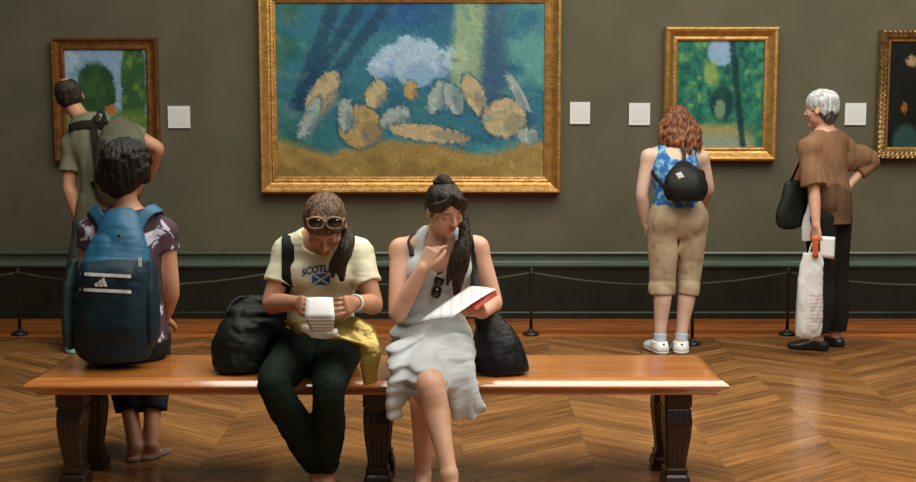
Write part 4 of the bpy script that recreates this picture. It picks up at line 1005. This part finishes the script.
# emblem of three slanted bars
vs = []; fs = []
for i, (x0, h) in enumerate(((94.2, 3.6), (97.6, 6.2), (101.0, 8.8))):
    q = [RF.on(u, v, .004) for u, v in ((x0, 286.6-h*.75), (x0+2.6, 286.6-h-.6), (x0+2.6+h*.42, 286.6), (x0+.3+h*.30, 286.6))]
    if any(a is None for a in q): continue
    n = len(vs); vs += q+[a+V(0, .006, 0) for a in q]; fs += [(n+3, n+2, n+1, n), (n+4, n+5, n+6, n+7)]+[(n+j, n+(j+1) % 4, n+4+(j+1) % 4, n+4+j) for j in range(4)]
mesh('three_bar_emblem', vs, fs, m_silver, rk, False)
for g, (u0, u1) in ((-1, (108, 92)), (1, (140, 158))):
    pts = [at(u0-g*6, 240, 4.97), at(u0, 222, 5.00), at((u0+u1)/2, 211, 5.03), at(u1, 208, 5.07), at(u1+g*0, 208, 5.12), at(u1+g*1, 214, 5.20), at(u1-g*2, 240, 5.24)]
    if g < 0: pts = [at(112, 240, 4.97), at(104, 226, 5.00), at(97, 214, 5.03), at(93, 209, 5.07), at(92, 209, 5.12), at(92, 214, 5.20), at(94, 240, 5.24)]
    b = MB(); b.ribbon(spline(pts, 5), .046, .007, V(.8, 0, .6*g*-1)); b.build('shoulder_strap', m_ruck, rk, True)
b = MB(); b.tube(spline([at(112, 232, 4.95), at(112, 220, 4.96), at(120, 216, 4.97), at(125, 226, 4.95)], 6), .006, 8); b.build('grab_loop', m_bagblack, rk, True)
b = MB(); b.tube([at(116, 237, 4.90), at(120, 236, 4.895), at(124, 238, 4.90)], .009, 8); b.build('buckle', mat('black_plastic', (.01, .01, .01), .35), rk, True)
b = MB(); b.box(at(140, 262, 4.84)-(.006, .004, .018), at(140, 262, 4.84)+(.006, .004, .018)); b.build('zip_pull', m_silver, rk)

# ================================================================== man in the olive polo shirt (standing, leaning to the painting)
aa = Body(side=nrm((1, .0, 0)), fwd=V(0, 1, 0), stand=True, sc=1.05, pelvis=at(106, 218, 7.60), waist=at(106, 192, 7.63), chest=at(104, 158, 7.68), neckb=at(86, 124, 7.76),
          sL=at(73, 146, 7.70), eL=at(69, 186, 7.64), wL=at(80, 222, 7.60), sR=at(132, 134, 7.76), eR=at(157, 148, 7.82), wR=at(150, 176, 7.98),
          hL=at(90, 226, 7.60), kL=at(77, 282, 7.62), aL=at(73, 342, 7.55), hR=at(110, 226, 7.60), kR=at(112, 284, 7.68), aR=at(112, 341, 7.66), fL=nrm((-.3, 1, 0)), fR=nrm((.2, 1, 0)),
          tr=[(.155, .115), (.135, .105), (.150, .115), (.150, .105), (.085, .070)])
p = thing('person', 'standing person with receding dark hair in olive polo shirt leaning toward the brown framed painting', 'person', (aa.pelvis[0], aa.pelvis[1], 0))
H = Head(at(69, 97, 7.86), (-.35, .92, -.12), (-.28, .12, .95), 1.08)
F = Field((-2.72, 7.36, -.02), (-1.74, 8.30, 1.78), .007)
aa.torso(F); aa.yoke(F, r=.052)
for w in 'RL': aa.arm(F, w, rad_=[.052, .047, .040, .043, .036, .027]); aa.leg(F, w); aa.foot(F, w)
H.build(F, aa.neckb, .056)
hand(F, aa.wL, V(.6, .3, -.7), V(.6, -.2, .6), 1, sc=1.0); hand(F, aa.wR, V(-.6, .1, -.7), V(-.6, -.2, .6), -1, sc=1.0)
F.mesh('body', skin_tan, p)
m_olive = fabric('olive_cotton', (.150, .148, .095), (.185, .182, .12), ns=4)
T = Field((-2.72, 7.38, .78), (-1.74, 8.10, 1.62), .006)
aa.torso(T, .018); aa.yoke(T, .014, r=.052)
for w in 'RL': aa.arm(T, w, .020, .66 if w == 'L' else .36, True, .03, add=.010)
T.chain([aa.pelvis+(0, 0, .08), aa.pelvis+(0, 0, -.06)], [(.165, .13), (.175, .14)], R_, .03, 3, .01, flat1=True)
T.chain([aa.neckb+(0, .02, .03), aa.neckb+(-.03, .04, .10)], [.066, .085], None, .006, cut=True)
folds(T, .008, 7, (1, 1, .8), 6, band=.03); folds(T, .003, 16, (1, 1, .8), 2); T.mesh('polo_shirt', m_olive, p)
m_jean = fabric('faded_teal_jeans', (.050, .075, .072), (.070, .10, .095), ns=8)
T = Field((-2.60, 7.36, .05), (-1.90, 7.86, 1.02), .007)
T.chain([aa.pelvis+(0, 0, .03), aa.pelvis, aa.pelvis-(0, 0, .06)], [(.165, .12), (.178, .125), (.172, .12)], R_, .03, 3, .008)
for w in 'RL': aa.leg(T, w, .016, 1.90, True, .03, add=.018)
folds(T, .006, 9, (1, 1, 1.2), 3); T.mesh('jeans', m_jean, p)
HF = Field(H.c-.19, H.c+.19, .0055)
H.e(HF, (0, -.016, .030), (.079, .098, .082), .01); H.e(HF, (0, -.040, -.018), (.072, .066, .055), .02); H.e(HF, (0, .12, -.02), (.075, .10, .11), .01, True); H.e(HF, (0, -.035, .118), (.036, .050, .030), .01, True); H.e(HF, (0, .045, .11), (.055, .075, .05), .02, True)
HF.disp(lambda P: .002*vnoise(P*70)); HF.mesh('hair', m_hair_dark, p)
m_teal = mat('pale_teal_canvas', (.14, .25, .27), .8, (.22, .35, .36), 20)
for w in 'RL':
    A = aa.aR if w == 'R' else aa.aL
    SF = Field(A-(.18, .14, .16), A+(.16, .30, .06), .006); aa.foot(SF, w, .016); SF.plane(A+(0, 0, .010), (0, 0, 1)); SF.plane((0, 0, .002), (0, 0, -1)); SF.mesh('sneaker', m_teal, p)
m_ol2 = fabric('olive_canvas', (.085, .085, .055), (.12, .12, .08), ns=6); m_dks = fabric('dark_olive_strap', (.018, .018, .013), (.026, .026, .018))
rk = thing('backpack', 'slack olive rucksack with dark straps on the back of the standing person at left', 'backpack', (at(118, 165, 7.5)[0], 7.5, at(118, 200, 7.5)[2]))
RF = Field((-2.42, 7.28, .96), (-1.86, 7.74, 1.52), .006)
RF.chain([at(118, 124, 7.64), at(121, 138, 7.55), at(121, 160, 7.50), at(119, 184, 7.49), at(117, 202, 7.52)], [(.085, .05), (.145, .085), (.165, .12), (.160, .13), (.12, .09)], nrm((1, 0, -.15)), .02, 5); RF.blur(2)
folds(RF, .010, 6, (1, 1, 1), 3, band=.03); folds(RF, .004, 14, (1, 1, 1), 8); RF.mesh('pack', m_ol2, rk)
def strap_over(F, pix, w, th, m, parent, name, off=.006, head=(), tail=(), side=R_, mm=True):
    pts = [q for q in (F.on(u, v, off) for u, v in pix) if q is not None]
    if len(pts) < 2: return
    b = MB(); b.ribbon(spline(list(head)+pts+list(tail), 3), w, th, side); return b.build(name, m, parent, True)
strap_over(T2 if False else RF, [(104, 140), (101, 152), (99, 164), (98, 176)], .045, .006, m_dks, rk, 'compression_strap')
TA = Field((-2.72, 7.38, .78), (-1.74, 8.10, 1.62), .009); aa.torso(TA, .030); aa.yoke(TA, .026, r=.052); aa.arm(TA, 'L', .03, .78, True, .03, add=.01); aa.arm(TA, 'R', .03, .6, True, .03, add=.01)
strap_over(TA, [(104, 127), (97, 124), (88, 124), (78, 125), (69, 128), (63, 133)], .050, .008, m_dks, rk, 'shoulder_strap', side=V(0, .2, 1))
strap_over(TA, [(97, 116), (94, 124), (95, 140), (97, 160), (98, 180), (92, 186)], .045, .008, m_dks, rk, 'shoulder_strap', side=R_)
strap_over(TA, [(104, 114), (102, 122), (108, 127), (120, 124), (131, 121)], .032, .008, m_dks, rk, 'shoulder_strap', side=V(.5, .2, 1))
b = MB(); b.tube(spline([at(97, 123, 7.56), at(98, 113, 7.60), at(103, 112, 7.60), at(107, 124, 7.56)], 5), .010, 8); b.build('grab_loop', m_dks, rk, True)

# ================================================================== red haired visitor (standing, back to us)
ee = Body(side=nrm((1, .1, 0)), fwd=nrm((-.06, 1, 0)), stand=True, pelvis=at(677, 212, 7.56), waist=at(676, 190, 7.56), chest=at(675, 170, 7.58), neckb=at(676, 146, 7.62),
          sL=at(649, 157, 7.60), eL=at(642, 193, 7.57), wL=at(645, 222, 7.62), sR=at(701, 158, 7.62), eR=at(708, 188, 7.66), wR=at(702, 205, 7.84),
          hL=at(664, 222, 7.56), kL=at(663, 280, 7.54), aL=at(660, 339, 7.50), hR=at(691, 222, 7.58), kR=at(688, 280, 7.58), aR=at(681, 339, 7.52), fL=nrm((-.22, 1, 0)), fR=nrm((.10, 1, 0)),
          tr=[(.150, .115), (.130, .098), (.140, .100), (.130, .085), (.065, .055)])
p = thing('person', 'standing person with long curly auburn hair in blue tank top and khaki cropped shorts', 'person', (ee.pelvis[0], ee.pelvis[1], 0))
H = Head(at(676, 124, 7.68), (-.1, .93, -.30), (0, .25, .96), 1.0)
F = Field((1.06, 7.34, -.02), (1.74, 8.02, 1.60), .0055)
ee.torso(F); ee.yoke(F)
LG = [(.090, .090), (.080, .084), (.058, .060), (.056, .062), (.042, .045), (.033, .036)]
for w in 'RL': ee.arm(F, w, rad_=[.048, .046, .038, .040, .034, .025]); ee.leg(F, w, rad_=LG); ee.foot(F, w)
H.build(F, ee.neckb)
hand(F, ee.wL, V(.15, .35, -.9), V(.9, 0, .1), 1, curl=(.4, .5, .4), sc=.95); hand(F, ee.wR, V(-.5, .8, 0), V(-.3, 0, -.9), -1, curl=(.6, .7, .4), sc=.95)
F.mesh('body', skin_fair, p)
m_tank = mat('blue_print_cotton', (.025, .13, .42), .8, (.22, .50, .58), 26, .2, 200, ramp=(.48, .62), detail=4)
T = Field((1.12, 7.36, .88), (1.68, 7.84, 1.42), .005)
ee.torso(T, .012, .03, False, top=False)
for sh in (ee.sL, ee.sR):
    a = lerp(ee.neckb, sh, .58); T.chain([a+V(0, -.07, -.10), a+V(0, -.02, .035), a+V(0, .04, .02)], [(.018, .025), (.012, .012), (.012, .012)], R_, .02, 5)
T.plane(at(676, 206, 7.56), (0, 0, -1)); T.ell(ee.neckb+(0, -.08, -.02), (.075, .10, .07), None, .01, True)
folds(T, .004, 10, (1, 1, .7), 5); T.mesh('tank_top', m_tank, p)
m_khaki = fabric('khaki_twill', (.37, .28, .175), (.43, .335, .22), ns=5)
T = Field((1.06, 7.34, .34), (1.72, 7.82, 1.10), .005)
T.chain([at(676, 199, 7.56), at(677, 207, 7.56), ee.pelvis, ee.pelvis-(0, 0, .05)], [(.145, .108), (.158, .115), (.172, .128), (.172, .13)], ee.side, .03, 4, .006, flat0=True)
for w in 'RL':
    T.ell(ee.pelvis+ee.side*(.075 if w == 'R' else -.075)+V(0, -.055, -.04), (.095, .085, .10), None, .03); ee.leg(T, w, .018, 1.26, True, .03, rad_=LG, add=.014)
T.chain([ee.pelvis+(0, 0, -.17), ee.pelvis+(0, 0, -.6)], [(.006, .2), (.006, .2)], R_, .012, 2, cut=True)
T.blur(1); folds(T, .012, 6.5, (1.2, 1.2, .7), 9, band=.04, warp=1.4); folds(T, .005, 15, (1, 1, .8), 4)
T.mesh('shorts', m_khaki, p)
b = MB(); m_belt = mat('black_belt', (.012, .012, .012), .5)
for w, v0 in (('L', 0), ('R', 0)): pass
pts = [T.on(u, 199.5+abs(u-676)*.03, .004) for u in range(654, 699, 4)]; pts = [q for q in pts if q is not None]
if len(pts) > 2: b.ribbon(pts, .030, .006, V(0, 0, 1)); b.build('belt', m_belt, p, True)
# curly hair: a cap and many wavy locks
HF = Field((1.12, 7.46, 1.10), (1.70, 7.88, 1.66), .005)
H.e(HF, (0, -.010, .040), (.082, .098, .080), .02); H.e(HF, (0, -.035, -.01), (.084, .080, .08), .02); H.e(HF, (0, .125, -.04), (.07, .07, .09), .01, True)
HF.chain([H.p(0, -.05, -.02), H.p(0, -.07, -.09), H.p(.01, -.085, -.14)], [(.075, .045), (.098, .05), (.090, .04)], R_, .02, 4)
r_ = random.Random(5)
for i in range(62):
    a = r_.uniform(-1, 1); x0 = a*.085; y0 = -.055-.055*(1-a*a)*r_.random(); L = r_.uniform(.15, .265)-(.05*abs(a)); xe = x0*1.25+.014+r_.uniform(-.03, .03)
    ph = r_.uniform(0, 6.28); fr = r_.uniform(1.6, 2.6); am = r_.uniform(.007, .014); pts = []
    for t in np.linspace(0, 1, 9):
        q = H.p(x0, y0*.95, .035)*(1-t)+(H.c+V(xe*1.0, y0-.055, -L-.0))*t; q = q+V(am*sin(ph+fr*6.28*t), am*cos(ph+fr*6.28*t)*.8, 0)*min(1, t*3); q = q+V(x0*.5*sin(pi*t)*.6, -.014*sin(pi*t), 0); pts.append(q)
    HF.chain(pts, [.010, .012, .013, .013, .013, .012, .011, .009, .004], None, .004, 2)
HF.disp(lambda P: .004*vnoise(P*45), .02); HF.mesh('hair', m_hair_red, p)
m_sneak = mat('white_sneaker', (.66, .67, .66), .55, (.80, .80, .78), 30); m_sock = mat('pale_blue_sock', (.45, .56, .66), .9); m_blackd = mat('dark_rubber', (.05, .05, .055), .7)
for w in 'RL':
    A = ee.aR if w == 'R' else ee.aL; d = ee.fR if w == 'R' else ee.fL
    SF = Field(A-(.22, .14, .16), A+(.18, .30, .07), .005); ee.foot(SF, w, .016); SF.plane(A+(0, 0, -.012), (0, 0, 1), .004); SF.plane((0, 0, .020), (0, 0, -1)); sh = SF.mesh('sneaker', m_sneak, p)
    S2 = Field(A-(.22, .14, .16), A+(.18, .30, .07), .005); ee.foot(S2, w, .020); S2.plane((0, 0, .022), (0, 0, 1)); S2.plane((0, 0, .001), (0, 0, -1)); S2.mesh('sole', m_sneak, sh)
    S3 = Field(A-(.08, .08, .08), A+(.08, .08, .08), .005); K = ee.kR if w == 'R' else ee.kL; S3.chain([A+(0, 0, -.03), lerp(A, K, .10)], [.038, .041], None, .005, 3, flat1=True); S3.mesh('sock', m_sock, p)
    b = MB(); b.box(A-d*.062+V(-.006, -.008, -.045), A-d*.062+V(.006, .008, -.018)); b.build('heel_tab', m_blackd, sh)
# black sling bag
sl = thing('sling_bag', 'small round black sling bag on the back of the auburn haired visitor', 'bag', (at(686, 190, 7.4)[0], 7.4, at(686, 205, 7.4)[2]))
BF = Field((1.16, 7.22, .98), (1.72, 7.64, 1.42), .005)
BF.chain([at(683, 166, 7.44), at(685, 176, 7.40), at(686, 190, 7.38), at(687, 202, 7.40)], [(.06, .035), (.118, .06), (.138, .075), (.10, .055)], nrm((1, 0, -.12)), .02, 5); BF.blur(2)
folds(BF, .006, 9, (1, 1, 1), 3); BF.mesh('bag_body', m_bagblack, sl)
q = BF.on(680, 176, .003, at(680, 176, 7.3)); b = MB(); v_, f_ = sheet([q+V(-.028, 0, .012), q+V(.004, 0, .026), q+V(.030, 0, -.010), q+V(-.004, 0, -.028)], .004); mesh('white_patch', v_, f_, m_card, sl)
b = MB(); b.ribbon(spline([at(693, 177, 7.40), at(700, 171, 7.50), at(705, 176, 7.56), at(704, 190, 7.60)], 4), .022, .005, V(0, .3, 1)); b.build('strap', m_bagblack, sl, True)
pts = [T.on(u, v, .005) for u, v in ((0, 0),)]
TT = Field((1.12, 7.36, .88), (1.68, 7.84, 1.42), .008); ee.torso(TT, .016, .03); ee.yoke(TT, .012)
strap_over(TT, [(668, 190), (662, 184), (655, 176), (650, 168)], .022, .005, m_bagblack, sl, 'strap', side=V(.5, 0, 1))
strap_over(TT, [(682, 168), (684, 160), (684, 152), (682, 146)], .022, .005, m_bagblack, sl, 'strap', side=R_)

# ================================================================== grey haired visitor (standing, seen from behind her shoulder)
ff = Body(side=nrm((.75, .66, 0)), fwd=nrm((-.66, .75, 0)), stand=True, sc=1.0, pelvis=at(829, 205, 7.62), waist=at(828, 184, 7.62), chest=at(827, 163, 7.62), neckb=at(825, 131, 7.60),
          sL=at(808, 148, 7.52), eL=at(814, 190, 7.46), wL=at(816, 226, 7.42), sR=at(843, 146, 7.72), eR=at(871, 160, 7.78), wR=at(848, 186, 7.72),
          hL=at(822, 218, 7.58), kL=at(822, 278, 7.60), aL=at(818, 337, 7.60), hR=at(836, 218, 7.68), kR=at(836, 278, 7.72), aR=at(835, 334, 7.74), fL=nrm((-1, .35, 0)), fR=nrm((-.5, .8, 0)),
          tr=[(.140, .110), (.125, .100), (.140, .105), (.135, .085), (.062, .055)])
p = thing('person', 'standing person with short silver hair in brown tunic and black trousers, hand on hip', 'person', (ff.pelvis[0], ff.pelvis[1], 0))
H = Head(at(821, 109, 7.60), (-.80, .60, -.08), (-.06, .03, 1), 1.0)
F = Field((2.06, 7.16, -.02), (2.82, 8.10, 1.74), .0055)
ff.torso(F); ff.yoke(F)
for w in 'RL': ff.arm(F, w, rad_=[.045, .042, .034, .036, .030, .023]); ff.leg(F, w); ff.foot(F, w)
H.build(F, ff.neckb, .046)
hand(F, ff.wL, V(.1, 0, -1), V(.8, .6, 0), -1, curls=[(.6, .9, .6)]*4, sc=.95); hand(F, ff.wR, V(-.7, -.1, -.5), V(-.3, -.6, .2), 1, sc=.95)
F.mesh('body', None, p, lambda P: H.lips(P).astype(int), [skin_light, m_lip]); H.face_bits(F, p, m_hair_grey)
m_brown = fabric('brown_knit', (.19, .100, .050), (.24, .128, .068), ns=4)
T = Field((2.02, 7.18, .82), (2.84, 8.06, 1.52), .005)
ff.torso(T, .020); ff.yoke(T, .024)
T.chain([ff.sL, lerp(ff.sL, ff.eL, .5), lerp(ff.sL, ff.eL, .92)], [.062, .074, .084], None, .03, 4, flat1=True)
T.chain([ff.sR, lerp(ff.sR, ff.eR, .5)+(0, 0, -.02), ff.eR+(.0, 0, -.01), lerp(ff.eR, ff.wR, .55)], [.060, (.07, .085), (.060, .068), (.055, .05)], None, .03, 4, flat1=True)
T.chain([lerp(ff.chest, ff.eR, .3), lerp(ff.chest, ff.eR, .75)+(0, 0, -.01)], [(.05, .08), (.03, .05)], V(0, 1, 0), .03, 3)
T.chain([at(806, 156, 7.66), at(799, 174, 7.70), at(797, 184, 7.72)], [(.05, .05), (.055, .07), (.05, .07)], V(1, 0, 0), .03, 4, flat1=True)
T.chain([ff.waist, ff.pelvis+(0, 0, .03), ff.pelvis+(.01, 0, -.12)], [(.125, .10), (.130, .112), (.128, .115)], ff.side, .03, 4, .012, flat1=True)
T.ell(ff.neckb+(-.01, 0, .05), (.085, .085, .075), None, .008, True)
folds(T, .014, 6.5, (1.4, 1.4, .5), 3, band=.04, warp=1.6); folds(T, .005, 15, (1.3, 1.3, .5), 5)
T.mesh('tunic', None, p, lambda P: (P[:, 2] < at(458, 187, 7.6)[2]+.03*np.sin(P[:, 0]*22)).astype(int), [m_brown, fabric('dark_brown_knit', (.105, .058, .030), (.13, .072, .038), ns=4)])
T2_ = Field((2.10, 7.36, .06), (2.62, 8.00, 1.0), .006)
for w in 'RL': ff.leg(T2_, w, .016, 1.93, True, .04, add=.020)
folds(T2_, .006, 8, (1, 1, .5), 3); T2_.mesh('trousers', fabric('black_wool', (.012, .011, .010), (.017, .016, .015)), p)
HF = Field(H.c-.16, H.c+.16, .005)
H.e(HF, (0, -.012, .040), (.088, .104, .084), .015); H.e(HF, (0, -.045, -.010), (.080, .066, .064), .02); H.e(HF, (0, -.05, -.055), (.06, .04, .045), .02); H.e(HF, (0, .122, -.030), (.075, .070, .088), .008, True)
grooves(HF, strands(H, (0, -.3, 1), 18, 2), .004); HF.disp(lambda P: .003*vnoise(P*45))
HF.mesh('hair', None, p, lambda P: (H.local(P)[:, 2]+.3*H.local(P)[:, 1]*0 < -.028+.012*np.sin(P[:, 0]*90)).astype(int), [m_hair_grey, hairmat('dark_grey_hair', (.05, .05, .048), (.16, .155, .15))])
for w in 'RL':
    A = ff.aR if w == 'R' else ff.aL
    SF = Field(A-(.28, .16, .16), A+(.16, .26, .06), .005); ff.foot(SF, w, .010); SF.plane(A+(0, 0, -.02), (0, 0, 1)); SF.plane((0, 0, .002), (0, 0, -1)); SF.mesh('shoe', m_blackshoe, p)
hb = thing('handbag', 'black handbag hanging at the front of the silver haired visitor', 'bag', at(793, 232, 7.60))
BF = Field((1.92, 7.34, .78), (2.38, 7.86, 1.20), .005)
BF.chain([at(796, 184, 7.60), at(794, 200, 7.60), at(791, 216, 7.60), at(791, 222, 7.60)], [(.085, .03), (.100, .045), (.108, .052), (.098, .05)], V(1, .3, 0), .02, 5)
BF.blur(2); folds(BF, .009, 8, (1, 1, .7), 3, band=.03); BF.mesh('bag_body', mat('dark_green_leather', (.006, .009, .006), .5, (.010, .014, .010), 20, spec=.3), hb)
b = MB(); b.ribbon(spline([at(789, 186, 7.58), at(797, 168, 7.56), at(806, 147, 7.50), at(812, 138, 7.54), at(814, 142, 7.62), at(806, 166, 7.68), at(800, 186, 7.64)], 5), .020, .005, V(1, .3, .4)); b.build('shoulder_strap', m_leather, hb, True)
m_plas = mat('white_plastic', (.62, .62, .60), .4, (.72, .72, .70), 15, .3, 40, spec=.5)
def pmark():
    m = mat('white_plastic_printed', (.66, .66, .65), .42, spec=.5); N = m.node_tree.nodes; Lk = m.node_tree.links; P = N['Principled BSDF']
    tc = N.new('ShaderNodeTexCoord'); sp = N.new('ShaderNodeSeparateXYZ'); Lk.new(tc.outputs['Object'], sp.inputs[0])
    def M(op, a, b):
        n = N.new('ShaderNodeMath'); n.operation = op
        for i, x in enumerate((a, b)):
            if isinstance(x, (int, float)): n.inputs[i].default_value = x
            else: Lk.new(x, n.inputs[i])
        return n.outputs[0]
    ln = M('LESS_THAN', M('FRACT', M('MULTIPLY', sp.outputs[2], 42.0), 0), .4)
    n = N.new('ShaderNodeTexNoise'); n.inputs['Scale'].default_value = 90; Lk.new(tc.outputs['Object'], n.inputs['Vector'])
    z = M('MULTIPLY', M('GREATER_THAN', sp.outputs[2], .06), M('LESS_THAN', sp.outputs[2], .28)); x = M('MULTIPLY', M('GREATER_THAN', sp.outputs[0], -.012), M('LESS_THAN', sp.outputs[0], .075))
    f = M('MULTIPLY', M('MULTIPLY', M('MULTIPLY', ln, M('GREATER_THAN', n.outputs['Fac'], .44)), z), x)
    mx = N.new('ShaderNodeMixRGB'); mx.inputs[1].default_value = (.66, .66, .65, 1); mx.inputs[2].default_value = (.56, .36, .33, 1); Lk.new(f, mx.inputs[0]); Lk.new(mx.outputs[0], P.inputs['Base Color']); return m
BF = Field((2.12, 7.28, .04), (2.42, 7.56, .66), .005)
BF.chain([at(812, 252, 7.41), at(811, 268, 7.41), at(809, 300, 7.41), at(808, 326, 7.42), at(808, 334, 7.42)], [(.060, .014), (.072, .028), (.085, .04), (.093, .048), (.085, .04)], V(1, 0, 0), .01, 6, flat0=True); BF.blur(1)
folds(BF, .010, 9, (1.6, 1.4, .35), 3, band=.03); folds(BF, .004, 22, (1.3, 1, .7), 3)
bgp = thing('carrier_bag', 'long white plastic carrier bag with faint red print hanging from a hand, near the floor', 'bag', at(809, 337, 7.41))
o = BF.mesh('bag_body', pmark(), bgp)
b = MB()
for g in (-1, 1): b.tube(spline([at(811+g*3, 256, 7.41), at(814+g*2, 244, 7.41), at(817, 236, 7.40)], 4), .006, 8)
b.build('handle', m_plas, bgp, True)
BF = Field((2.12, 7.46, .70), (2.46, 7.74, 1.18), .005)
BF.chain([at(817, 192, 7.56), at(815, 208, 7.56), at(814, 226, 7.56), at(815, 240, 7.56)], [(.03, .02), (.055, .03), (.080, .035), (.085, .035)], V(1, 0, 0), .01, 5, flat1=True)
folds(BF, .006, 9, (1.3, 1.3, .4), 6); tag(BF.mesh('carrier_bag', m_plas, None, loc=at(815, 240, 7.56)), 'white plastic bag behind the bare forearm of the silver haired visitor', 'bag')
v_, f_ = sheet([at(820, 236, 7.40), at(835, 237, 7.42), at(834, 259, 7.42), at(820, 257, 7.40)], .004); tag(mesh('folded_sheet', v_, f_, m_paper, None, loc=at(827, 259, 7.41)), 'folded white paper in the hand of the silver haired visitor', 'paper')
v_, f_ = sheet([at(812, 236, 7.375), at(818.5, 236, 7.375), at(818, 258, 7.375), at(812.5, 258, 7.375)], .006); tag(mesh('red_leaflet', v_, f_, mat('orange_red_print', (.52, .10, .035), .5), None, loc=at(815, 258, 7.375)), 'narrow orange-red leaflet above the long white carrier bag', 'leaflet')
